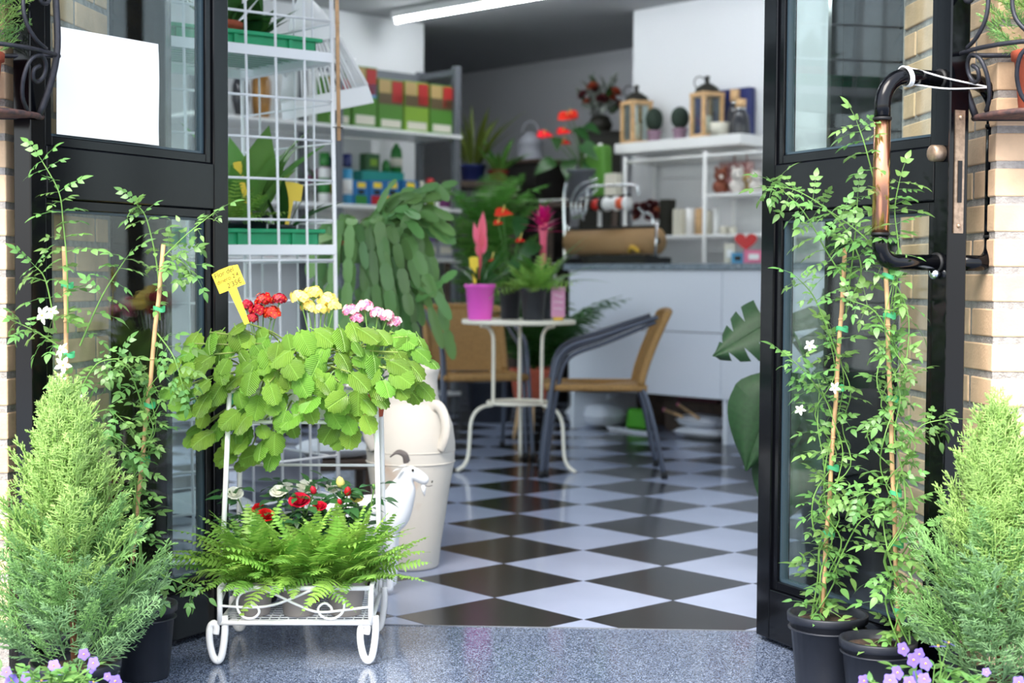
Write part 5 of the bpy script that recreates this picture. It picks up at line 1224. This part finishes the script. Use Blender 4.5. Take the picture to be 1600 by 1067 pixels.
# ================================================================== wall shelf with lanterns
WA = 7.36
la = ez(960, 236, a=WA-.30); lb = ez(1157, 214, a=WA-.30); zl_ = (la.z+lb.z)/2+.035
ls = thing('lantern_shelf', 'thick white wall shelf carrying lanterns above the counter', 'shelf', E(WA-.15, (la.dot(E2)+lb.dot(E2))/2, zl_-.065)); B0, B1 = lb.dot(E2), la.dot(E2)
ebox(MB(), WA-.30, WA-.001, B0, B1, zl_-.065, zl_).obj('board', m_white, ls, world=True, bevel=.003); ebox(MB(), WA-.03, WA-.001, B0+.1, B1-.25, zl_-.10, zl_-.065).obj('cleat', m_white, ls, world=True)
def onls(px, a): p = ez(px, 225, a=a); return E(a, p.dot(E2), zl_)
def lantern(label, px, a, w, h, rz):
    t = thing('lantern', label, 'lantern', onls(px, a), rz, 'wooden lanterns on the wall shelf'); s = w/2; q = .022
    MB().box((0, 0, .012), (w, w, .024)).obj('base', m_wood, t); MB().box((0, 0, h-.012), (w+.004, w+.004, .024)).obj('top_frame', m_wood, t)
    for x in (-1, 1):
        for y in (-1, 1): MB().box((x*(s-q/2), y*(s-q/2), h/2), (q, q, h-.05)).obj('corner_post', m_wood, t)
    for k in range(4):
        Mk = Matrix.Rotation(k*PI/2, 4, 'Z'); MB().box((0, -s+q/2, h/2), (w-2*q, .003, h-.05), M=Mk).obj('pane', m_glass, t)
    MB().lathe([(s*1.05, h), (s*.9, h+.03), (s*.4, h+.055), (.014, h+.062), (.012, h+.09), (.018, h+.095), (.016, h+.105), (0, h+.108)], 20).obj('roof', m_ink, t)
    MB().tube([(s*.55*math.cos(k/16*2*PI)-s*.7, 0, h+.06+s*.5*math.sin(k/16*2*PI)) for k in range(16)], .004, 6, closed=True).obj('ring_handle', m_iron, t)
    MB().lathe([(0, .024), (.03, .024), (.03, h*.5), (0, h*.5)], 14).obj('candle', m_wl, t)
    MB().box((-s*.1, -s-.004, h*.5), (.012, .008, .014)).obj('latch', m_ink, t)
    return t
lantern('left wooden lantern with a black roof on the wall shelf', 994, WA-.16, .155, .285, rad(28)); lantern('right wooden lantern with a black roof on the wall shelf', 1104, WA-.17, .155, .285, rad(28))
m_topi = mat('topiary_green', '#24352a', .8, var=.3, scale=90, bump=1, bscale=120); m_lilac = mat('lilac_pot', '#9c7f92', .6)
for k, (px, hh, rr) in enumerate(((1022, .155, .058), (1062, .145, .06))):
    t = thing('topiary', ('left cone topiary in a lilac pot on the wall shelf', 'right rounded topiary in a lilac pot on the wall shelf')[k], 'topiary', onls(px, WA-.13), 0, 'topiaries on the wall shelf'); pot('pot', t, .047, .085, m_lilac)
    MB().ball((0, 0, .08+hh/2), 1, 16, 12, sc=(rr, rr, hh/2)).obj('foliage', m_topi, t)
nb = thing('navy_box', 'navy blue box standing against the wall behind the bottles', 'box', onls(1130, WA-.04), PI/4-PI/2); MB().box((0, 0, .155), (.46, .05, .31)).obj('carton', m_navy, nb, bevel=.002); MB().box((0, .0255, .155), (.3, .001, .2)).obj('print', m_navy, nb)
t = thing('candle_cup', 'cream candle cup on the wall shelf in front of the right lantern', 'candle', onls(1124, WA-.25)); MB().lathe([(0, 0), (.055, 0), (.06, .08), (.056, .08), (.052, .066), (0, .066)], 20).obj('cup', m_wl, t); MB().tube([(0, 0, .066), (0, 0, .076)], .002, 5).obj('wick', m_ink, t)
m_smoke = mat('smoked_glass', '#3a3b40', .15)
for k, (px, a, dz, lbl) in enumerate(((1148, WA-.075, .30, 'tall smoked glass bottle with a wooden cap behind the other bottle'), (1157, WA-.22, .215, 'short smoked glass bottle with a wooden cap at the shelf end'))):
    t = thing('capped_bottle', lbl, 'bottle', onls(px, a), 0, 'smoked bottles on the wall shelf'); MB().lathe([(0, 0), (.055, 0), (.058, .01), (.05, dz*.5), (.036, dz*.68), (.03, dz*.70), (0, dz*.70)], 20).obj('body', m_smoke, t)
    MB().lathe([(.032, dz*.70), (.032, dz*.76)], 18).obj('collar', m_chrome, t); MB().lathe([(0, dz*.76), (.033, dz*.76), (.033, dz), (0, dz)], 18).obj('cap', m_wood, t)

# white tubular shelf behind the counter ------------------------------
RA1 = 7.02
rs = thing('tubular_shelf', 'white tubular metal shelf behind the counter holding candles and figurines', 'shelf', E(RA1+.12, 5.5)); bcol = []
def rtube(px, y0, a, nm='post', r=.013):
    p = ez(px, y0, a=a); MB().tube([Vector((p.x, p.y, 0)), p], r, 8).obj(nm, m_white, rs, world=True); return p.dot(E2), p.z
b977, z977 = rtube(977, 246, RA1); b1102, z1102 = rtube(1102, 236, RA1); b1240 = b1102-(b977-b1102); MB().tube([E(RA1, b1240, 0), E(RA1, b1240, z1102)], .013, 8).obj('post', m_white, rs, world=True)
for b in (b977, b1102, b1240): MB().tube([E(RA1+.28, b, 0), E(RA1+.28, b, z977-.02)], .011, 8).obj('post', m_white, rs, world=True)
for a in (RA1, RA1+.28): MB().tube([E(a, b977, z977-.03), E(a, b1240, z977-.03)], .010, 8).obj('rail', m_white, rs, world=True)
for b in (b977, b1102, b1240): MB().tube([E(RA1, b, z977-.03), E(RA1+.28, b, z977-.03)], .010, 8).obj('rail', m_white, rs, world=True)
zc1 = ez(1150, 300, a=RA1).z; zc2 = ez(1060, 367, a=RA1).z
ebox(MB(), RA1, RA1+.28, b1240, b1102-.01, zc1-.022, zc1).obj('board', m_white, rs, world=True, bevel=.002); ebox(MB(), RA1, RA1+.28, b1240, b977-.01, zc2-.022, zc2).obj('board', m_white, rs, world=True, bevel=.002); ebox(MB(), RA1, RA1+.28, b1240, b977-.01, .48, .50).obj('board', m_white, rs, world=True, bevel=.002)
rs2 = thing('tubular_stand', 'white tubular stand with wire hoops behind the paper dispenser', 'stand', E(RA1-.06, 6.35)); p = ez(938, 224, a=RA1-.1); MB().tube([Vector((p.x, p.y, 0)), p], .014, 8).obj('post', m_white, rs2, world=True)
q = p+E2*.42; MB().tube([Vector((q.x, q.y, 0)), Vector((q.x, q.y, 1.0))], .012, 8).obj('post', m_white, rs2, world=True); z_ = ez(900, 311, a=RA1-.1).z
ebox(MB(), RA1-.2, RA1+.02, p.dot(E2), p.dot(E2)+.5, z_-.012, z_).obj('board', m_white, rs2, world=True)
MB().tube(spline([p-Vector((0, 0, .03)), p+E2*.08-Vector((0, 0, .035)), p+E2*.14-Vector((0, 0, .08))], 5), .008, 7).obj('hook', m_white, rs2, world=True)
def onrs(px, z, a): pp_ = ez(px, 340, a=a); return E(a, pp_.dot(E2), z)
m_fox = mat('fox_brown', '#8a4a34', .6, var=.2, scale=30); m_foxw = mat('figurine_white', '#ddd6cf', .6); m_maroon = mat('maroon_petal', '#5a1f26', .6)
def figurine(label, px, z, a, sc, m, hat=None):
    t = thing('animal_figurine', label, 'figurine', onrs(px, z, a), 0, 'animal figurines behind the counter')
    MB().ball((0, 0, .045*sc), .05*sc, 12, 9, sc=(1, .8, .9)).obj('body', m, t); MB().ball((0, -.015*sc, .115*sc), .042*sc, 12, 9).obj('head', m, t)
    for s in (-1, 1): MB().lathe([(.016*sc, 0), (.0, .035*sc)], 8, (s*.027*sc, -.01*sc, .145*sc)).obj('ear', m, t); MB().ball((s*.015*sc, -.054*sc, .12*sc), .005*sc, 6, 5).obj('eye', m_ink, t)
    MB().ball((0, -.055*sc, .102*sc), .014*sc, 8, 6).obj('muzzle', m_foxw, t)
    return t
figurine('brown fox figurine at the left of the figurine shelf', 1125, zc1, RA1+.1, 1.0, m_fox); figurine('white animal figurine in front of the patterned bag', 1151, zc1, RA1+.05, .95, m_foxw); figurine('small white animal figurine at the right of the figurine shelf', 1180, zc1, RA1+.06, .8, m_foxw); figurine('tan animal figurine beside the white one on the shelf', 1167, zc1, RA1+.15, .75, m_tan)
bgp = thing('patterned_bag', 'red patterned bag standing behind the figurines', 'bag', onrs(1150, zc1, RA1+.2), PI/4-PI/2); MB().box((0, 0, .10), (.22, .06, .20), taper=1.08).obj('bag', mat('red_pattern', '#8d4049', .6, col2='#c7a9a2', scale=25), bgp, bevel=.01); MB().tube(spline([(-.05, .035, .19), (-.04, .04, .25), (.04, .04, .25), (.05, .035, .19)], 5), .004, 6).obj('handle', m_fox, bgp)
R.seed(8)
for k, (px, h_c, rc, m, lb_) in enumerate(((1064, .165, .03, m_wl, 'square cream candle box at the left of the candle shelf'), (1079, .17, .03, m_white, 'tall white candle beside the cream box'), (1093, .165, .028, m_wood, 'copper toned candle in the middle of the candle shelf'), (1107, .15, .026, m_wl, 'cream candle behind the white shelf post'), (1119, .165, .022, m_white, 'slim white candle right of the shelf post'), (1132, .05, .026, m_wl, 'small tealight cup at the right of the candle shelf'), (1145, .045, .024, m_wl, 'last small tealight cup on the candle shelf'))):
    t = thing('candle', lb_, 'candle', onrs(px, zc2, RA1+.08+.02*(k % 2)), PI/4, 'candles behind the counter')
    if k == 0: MB().box((0, 0, h_c/2), (.09, .06, h_c)).obj('carton', m, t, bevel=.002)
    else: MB().lathe([(0, 0), (rc, 0), (rc, h_c), (rc*.9, h_c), (rc*.85, h_c-.008), (0, h_c-.008)], 16).obj('wax', m, t)
    MB().tube([(0, 0, h_c-.008), (0, 0, h_c+.008)], .0015, 5).obj('wick', m_ink, t)
t = thing('black_box', 'tall black gift box left of the candles', 'box', onrs(1043, zc2, RA1+.08), PI/4-PI/2); MB().box((0, 0, .115), (.075, .075, .23)).obj('carton', m_ink, t, bevel=.002); MB().box((0, .038, .14), (.02, .001, .03)).obj('logo', m_wl, t)
R.seed(9); t = thing('dried_bouquet', 'dark maroon dried flower bouquet behind the paper dispenser', 'bouquet', onrs(1016, zc2, RA1+.12)); MB().lathe([(0, 0), (.05, 0), (.06, .06), (.05, .06), (0, .05)], 16).obj('vase', m_darkwood, t)
for k in range(26):
    a = k*2.4; d = Vector((math.cos(a)*R.uniform(.1, .9), math.sin(a)*R.uniform(.1, .7), R.uniform(.4, 1.2))); MB().join(rose(.032, 0)).obj('bloom', m_maroon if k % 9 else mat('peach_bloom', '#b5694a', .6), t).matrix_basis = frame(Vector((0, 0, .06))+d*.13, d.orthogonal(), d)
m_heart = mat('red_heart', '#c81f24', .25)
ht = ez(1165, 410, a=6.45); t = thing('heart_ornament', 'glossy red heart ornament on a stick standing on the counter', 'ornament', E(6.45, ht.dot(E2), CT), rad(-5)); b = MB(); pl = [(.062*(math.sin(q)**3), .055*((13*math.cos(q)-5*math.cos(2*q)-2*math.cos(3*q)-math.cos(4*q))/16)) for q in [2*PI*k/40 for k in range(40)]]; b.prism(pl, -.012, .012, M=Matrix.Translation((0, 0, .125)) @ Matrix.Rotation(PI/2, 4, 'X')); b.obj('heart', m_heart, t, bevel=.004); MB().tube([(0, 0, 0), (0, 0, .09)], .004, 6).obj('stick', m_wood, t); MB().box((0, 0, .006), (.07, .05, .012)).obj('base', m_wood, t)
for k, (px, w, h, m, lb_) in enumerate(((1153, .07, .06, m_sky, 'small blue gift box on the counter left of the heart'), (1178, .11, .075, m_pinkp, 'pink gift box on the counter in front of the heart'), (1140, .06, .11, m_wl, 'white card standing on the counter left of the heart'))):
    pq = ez(px, 410, a=6.38); t = thing('gift_box', lb_, 'box', E(6.38, pq.dot(E2), CT), rad(-10)); MB().box((0, 0, h/2), (w, .04, h)).obj('carton', m, t, bevel=.003); MB().box((0, -.0205, h/2), (w*.5, .001, h*.4)).obj('print', m_white if k else m_ink, t)

# things on the left half of the shelf unit, seen through the wire rack
m_goldj = mat('amber_jar', '#a8793c', .3, var=.3, scale=12)
bottle('amber_jar', 'amber patterned jar on the top shelf seen through the wire rack', 408, 103, zsh[3], [(.15, .01), (.18, .3), (.18, .7), (.12, .85), (.13, .88), (.13, 1.)], m_goldj, m_goldj, cut=.85, cat='jar')
bottle('dark_vase', 'dark vase on the top shelf left of the amber jar', 376, 100, zsh[3], [(.1, .01), (.17, .35), (.16, .6), (.07, .85), (.08, .9), (.1, 1.)], m_smoke, m_smoke, cut=.85, cat='vase')
for k, (px, zz2, pm2, bm2, lbx) in enumerate(((388, zsh[2], m_pot_black, mat('magenta_orchid', '#8a2a72', .5, leaf=.2), 'magenta orchid in a dark pot on the second shelf behind the rack'), (505, zsh[2], m_pot_black, mat('magenta_orchid', '#8a2a72', .5, leaf=.2), 'magenta flowering plant on the second shelf behind the rack grid'))):
    pp2 = E(shelf_a(px, 300, SB+.25), SB+.25, zz2); R.seed(150+k); t = lance_plant('orchid', lbx, pp2, .06, .09, pm2, m_dkleaf, 9, (.14, .24), (.2, .3), .8, seed=150+k)
    for q in range(9): petal_flower(1, 5, 0, 1, 1., .1).obj('flower', [bm2, m_yellowp], t).matrix_basis = scl(frame((R.uniform(-.1, .1), R.uniform(-.08, .05), R.uniform(.16, .27)), (1, 0, .1), (.3, -.9, .3)), .03)
for k, (px, yt, m, lbx) in enumerate(((414, 404, m_terra, 'empty terracotta pot on the third shelf behind the rack'), (440, 400, m_pot_black, 'empty dark pot on the third shelf behind the rack'))):
    pp2 = E(shelf_a(px, 400, SB+.12), SB+.12, zsh[1] if False else zsh[1]); t = thing('flower_pot', lbx, 'flower pot', pp2); pot('pot', t, .06, .11, m, soil=False); MB().lathe([(.055, .10), (.066, .10), (.066, .12), (.055, .12)], 24).obj('rim', m, t)
# ================================================================== plants and things at the back
# trailing cactus on a textured grey column
cc = P(578, 400, 5.35); zc_ = P(570, 412, 5.35).z; cx_ = Vector((cc.x-.03, cc.y, 0))
cu_o = thing('stone_planter', 'tall grey textured stone planter behind the wire rack', 'planter', cx_, 0)
m_stone = mat('grey_stone', '#7d828c', .7, var=.2, scale=60, bump=1, bscale=80)
MB().lathe([(.11, 0), (.105, .04), (.09, .30), (.10, zc_-.12), (.125, zc_-.02), (.128, zc_), (.115, zc_), (.11, zc_-.02), (0, zc_-.02)], 28).obj('column', m_stone, cu_o)
for k in range(5): MB().lathe([(.1, zc_-.30+.055*k), (.112, zc_-.295+.055*k), (.1, zc_-.29+.055*k)], 28).obj('groove_ring', m_stone, cu_o)
R.seed(121); kt = thing('trailing_cactus', 'large trailing cactus with flat arching stems in a terracotta pot on the grey column', 'cactus', (cx_.x, cx_.y, zc_-.019))
pot('pot', kt, .09, .10, m_terra); m_cac = mat('cactus_stem', '#64904f', .42, leaf=.15, rnd=.25)
def strand(path, w):
    b = MB(); n = max(2, int(sum((path[i+1]-path[i]).length for i in range(len(path)-1))/.085)); L_ = len(path)-1
    for k in range(n):
        i0, i1 = int(L_*k/n), max(int(L_*(k+1)/n), int(L_*k/n)+1); a, e = path[i0], path[min(i1, L_)]; d = e-a
        b.join(leaf(1, w/d.length if d.length > 1e-4 else .4, 7, .06, .2, lambda q: (.45, .8, 1., .9, 1., .9, .75, .3)[min(7, int(q*7.01))]), scl(frame(a, d, Vector((R.uniform(-.5, .5), -1, .5))), d.length*1.08))
    return b
o0 = Vector((cx_.x, cx_.y, zc_+.07))
for k in range(105):
    a = R.uniform(-PI, PI); ex = Vector((math.cos(a), math.sin(a), 0)); 
    if k < 70:
        rr = R.uniform(.04, .24); dz = -R.uniform(.08, .46); side = .16 if R.random() < .62 else -.04; mid = o0+ex*rr*.6+Vector((side*.55, -.03, R.uniform(.03, .10))); end = o0+ex*rr*R.uniform(.7, 1.)+Vector((side*1.0, -.05, dz))
    else:
        rr = R.uniform(.12, .34); mid = o0+Vector((rr*.45, -.02, .12)); end = o0+Vector((rr*1.05, R.uniform(-.18, .1), R.uniform(.0, .22)))
    strand(spline([o0, mid, mid.lerp(end, .55)+Vector((0, 0, .02)), end], 6), R.uniform(.03, .046)).obj('stem', m_cac, kt, world=True)
for q in ([(600, 390), (640, 340), (678, 292), (700, 312)], [(650, 470), (690, 440), (712, 424)], [(655, 440), (672, 480), (690, 540)], [(640, 440), (680, 455), (703, 496)]):
    strand(spline([P(x, y, 5.25) for x, y in q], 7), .035).obj('stem', m_cac, kt, world=True)

# monstera at the right, inside behind the door
mb_ = Vector((.80, 4.55, 0)); mo = thing('monstera', 'monstera with large split leaves standing inside behind the right door', 'monstera', mb_); pot('pot', mo, .12, .22, m_pot_black)
m_mon = mat('monstera_leaf', '#173b1a', .6, var=.15, scale=20, leaf=.12, rnd=.1)
def monstera_leaf(slits=True):
    out = []; N_ = 40; V = []; F = []
    def rr(t):       # half outline, t 0 at the stalk to 1 at the tip
        return .46*math.sin(PI*t**.62)**.8*(1-.1*t)
    b = MB()
    for s in (-1, 1):
        nb_ = 5
        for k in range(nb_):
            t0, t1 = k/nb_, (k+1)/nb_; g_ = .42 if slits else 0.; G = []
            for i in range(4):
                t = t0+(t1-t0)*i/3; row = []
                for j in range(6):
                    u = j/5; gap = g_*max(0, (u-.45)/.55)**.7; tt = t0+(t1-t0)*(gap*.5+(1-gap)*i/3)
                    w = rr(min(.985, max(.02, tt))); y = tt-.10*u*(1-tt)*(tt < .25)+.16*u*(.4+tt*.3)-.08*u; row.append((s*w*u, y*1.0-.06*u*u, .07*u*(1-u)*2-.10*u*u-.10*t*t))
                G.append(row if s > 0 else row[::-1])
            b.grid(G)
    b.tube([(0, 0, .004), (0, .5, -.02), (0, 1.0, -.10)], [.012, .008, .002], 5); return b
for k, (bp_, d, n, L_, sl) in enumerate((((1214, 496, 4.30), (-.75, -.1, -.42), (-.25, -1, .45), .215, True), ((1204, 610, 4.28), (-.28, 0, -.95), (-.15, -1, .2), .245, False), ((1262, 590, 4.4), (.2, -.1, -.9), (.3, -1, .4), .26, True), ((1280, 480, 4.5), (.5, -.1, -.6), (.1, -1, .6), .30, True), ((1240, 700, 4.35), (-.2, -.2, -.8), (0, -1, .3), .24, False))):
    p = P(*bp_); monstera_leaf(sl).obj('leaf', m_mon, mo).matrix_basis = wm(mo).inverted() @ scl(frame(p, d, n), L_)
    MB().tube(spline([mb_+Vector((0, 0, .2)), (mb_+Vector((0, 0, .2))).lerp(p, .6)+Vector((0, 0, .12)), p], 6), .005, 7).obj('stalk', m_midleaf, mo, world=True)

# back corner: console, palms, bouquets ------------------------------
co = P(832, 335, 10.7); cob = thing('dark_console', 'dark console cabinet with glass vases at the back of the shop', 'cabinet', (co.x, co.y, 0), PI/4-PI/2); ch = P(832, 258, 10.7).z
MB().box((0, 0, ch/2), (.42, .34, ch)).obj('body', mat('console_black', '#1d1a18', .4), cob, bevel=.004); MB().box((0, 0, ch+.012), (.46, .38, .024)).obj('top', m_darkwood, cob)
for s in (-1, 1): MB().box((s*.1, .172, ch*.55), (.19, .008, ch*.8)).obj('door', m_darkwood, cob)
lan = thing('metal_lantern', 'pale grey metal lantern on the dark console', 'lantern', (co.x-.02, co.y, ch+.024)); MB().lathe([(.11, 0), (.11, .02), (.09, .03), (.09, .12), (.10, .13), (.05, .19), (.02, .21), (0, .21)], 20).obj('body', m_gry, lan); MB().tube([(.06*math.cos(q), 0, .2+.09*math.sin(q)) for q in [PI*k/12 for k in range(13)]], .004, 6).obj('handle', m_gry, lan)
def bush(name, label, base, pr, ph, pm, lm, n, Lr, Wr, spread, seed, up=.9, cat='potted plant'): return lance_plant(name, label, base, pr, ph, pm, lm, n, Lr, Wr, spread, cat=cat, seed=seed, upright=up)
g0 = P(768, 460, 9.2); g0.z = 0; R.seed(131); pal2 = thing('feathery_palm', 'tall feathery green palm standing right of the shelf unit', 'palm', g0); pot('pot', pal2, .16, .26, m_pot_black); pt2 = [frond(18, .2, .05, R.uniform(.4, .9), .2).mesh('frond', m_midleaf) for _ in range(4)]
for k in range(60):
    a = k*2.4; z0 = R.uniform(.3, 1.25); inst(R.choice(pt2), 'frond', pal2, scl(frame((0, 0, z0), (math.cos(a)*R.uniform(.3, .8), math.sin(a)*R.uniform(.3, .8), 1), (-math.cos(a), -math.sin(a), .5)), R.uniform(.3, .6)/.2))
MB().tube([(0, 0, .2), (.02, 0, 1.3)], [.02, .01], 8).obj('trunk', m_bark, pal2)
g1 = P(752, 260, 10.3); zst = P(752, 285, 10.3).z
st1 = thing('plant_stand', 'tall dark plant stand in the back corner', 'stand', (g1.x, g1.y, 0)); MB().box((0, 0, zst-.02), (.5, .4, .04)).obj('top', m_darkwood, st1)
for sx_ in (-1, 1):
    for sy in (-1, 1): MB().box((sx_*.22, sy*.17, (zst-.04)/2), (.04, .04, zst-.04)).obj('leg', m_darkwood, st1)
bush('grass_plant', 'olive grassy plant in a navy pot on the tall stand', Vector((g1.x-.06, g1.y, zst)), .09, .12, m_navy, mat('olive_leaf', '#5f6f2a', .5, leaf=.2, rnd=.2), 26, (.3, .55), (.05, .09), .5, 132, 1.2)
bush('red_berry_plant', 'plant with a red pot on the tall stand at the back', Vector((g1.x+.12, g1.y-.05, zst)), .07, .08, mat('red_pot', '#8a2420', .5), m_midleaf, 18, (.15, .3), (.15, .25), .8, 133, .8)
# anthurium with the grey pot, bouquet and bag behind the paper dispenser
a0_ = P(905, 330, 9.75); zp = P(905, 318, 9.75).z
st2 = thing('plant_table', 'narrow dark plant table left of the tubular shelf', 'table', (a0_.x+.02, a0_.y, 0)); MB().box((0, 0, zp-.015), (.5, .34, .03)).obj('top', m_darkwood, st2)
for sx_ in (-1, 1):
    for sy in (-1, 1): MB().box((sx_*.21, sy*.13, (zp-.03)/2), (.035, .035, zp-.03)).obj('leg', m_darkwood, st2)
anthurium('large red anthurium in a grey pot at the back of the shop', Vector((a0_.x+.03, a0_.y, zp)), .13, .22, mat('slate_pot', '#63666f', .5), [(850, 210, .11, 1), (885, 182, .13, 1), (893, 178, .1, -1), (880, 205, .1, 1), (880, 222, .09, 1)], 9.75, 134, [(865, 250, .17), (900, 200, .15), (910, 225, .18), (925, 250, .2), (890, 250, .18), (870, 215, .12), (935, 240, .16), (905, 262, .2), (915, 195, .12)])
bp_ = P(937, 300, 10.7); zb_ = P(937, 212, 10.7).z
st3 = thing('pedestal', 'black pedestal carrying a dried bouquet at the back wall', 'pedestal', (bp_.x, bp_.y, 0)); MB().box((0, 0, zb_/2), (.3, .3, zb_)).obj('column', m_ink, st3, bevel=.004); MB().box((0, 0, zb_+.01), (.34, .34, .02)).obj('top', m_ink, st3)
R.seed(135); bq = thing('silver_bouquet', 'silvery dried bouquet with orange blooms in a black vase at the back', 'bouquet', (bp_.x, bp_.y, zb_+.02)); MB().lathe([(0, 0), (.07, 0), (.09, .06), (.06, .12), (.05, .12), (0, .02)], 18).obj('vase', m_ink, bq); lt = [leaf(1, .4, 4, .3, .2).mesh('leaf', mat('silver_leaf', '#8b938a', .6, rnd=.35)) for _ in range(3)]; lt2 = [leaf(1, .4, 4, .3, .2).mesh('leaf', m_dkleaf)]
for k in range(90):
    a = k*2.4; d = Vector((math.cos(a)*R.uniform(.1, .8), math.sin(a)*R.uniform(.1, .6), R.uniform(.3, 1.6))); inst(R.choice(lt+lt2), 'leaf', bq, scl(frame(Vector((0, 0, .1))+d*R.uniform(.06, .2), d+rv(.5), rv(1)), R.uniform(.07, .13)))
for k in range(8):
    a = k*2.4; d = Vector((math.cos(a)*.7, -.3+math.sin(a)*.3, .4+.1*k)); rose(.045).obj('bloom', mat('rust_bloom', '#a8482c', .6) if k % 2 else m_maroon, bq).matrix_basis = frame(Vector((0, 0, .12))+d*.17, d.orthogonal(), d)
gb = P(935, 275, 8.75); zg = z_
t = thing('printed_bag', 'green and blue printed plastic bag on the tubular stand', 'bag', E(RA1-.09, p.dot(E2)+.16, z_) if False else ez(935, 300, a=RA1-.09).xy.to_3d()+Vector((0, 0, z_)), PI/4-PI/2); MB().box((0, 0, .17), (.19, .09, .34), taper=.9).obj('bag', m_gbox, t, bevel=.02); MB().box((0, .046, .2), (.13, .004, .1)).obj('label', m_sky, t)
t = thing('printed_carton', 'small printed carton on the tubular stand beside the bag', 'carton', ez(958, 310, a=RA1-.12).xy.to_3d()+Vector((0, 0, z_)), PI/4-PI/2); MB().box((0, 0, .075), (.10, .06, .15)).obj('carton', m_wl, t, bevel=.003); MB().box((0, .031, .11), (.07, .002, .06)).obj('picture', m_sky, t)
bpy.context.view_layer.update()
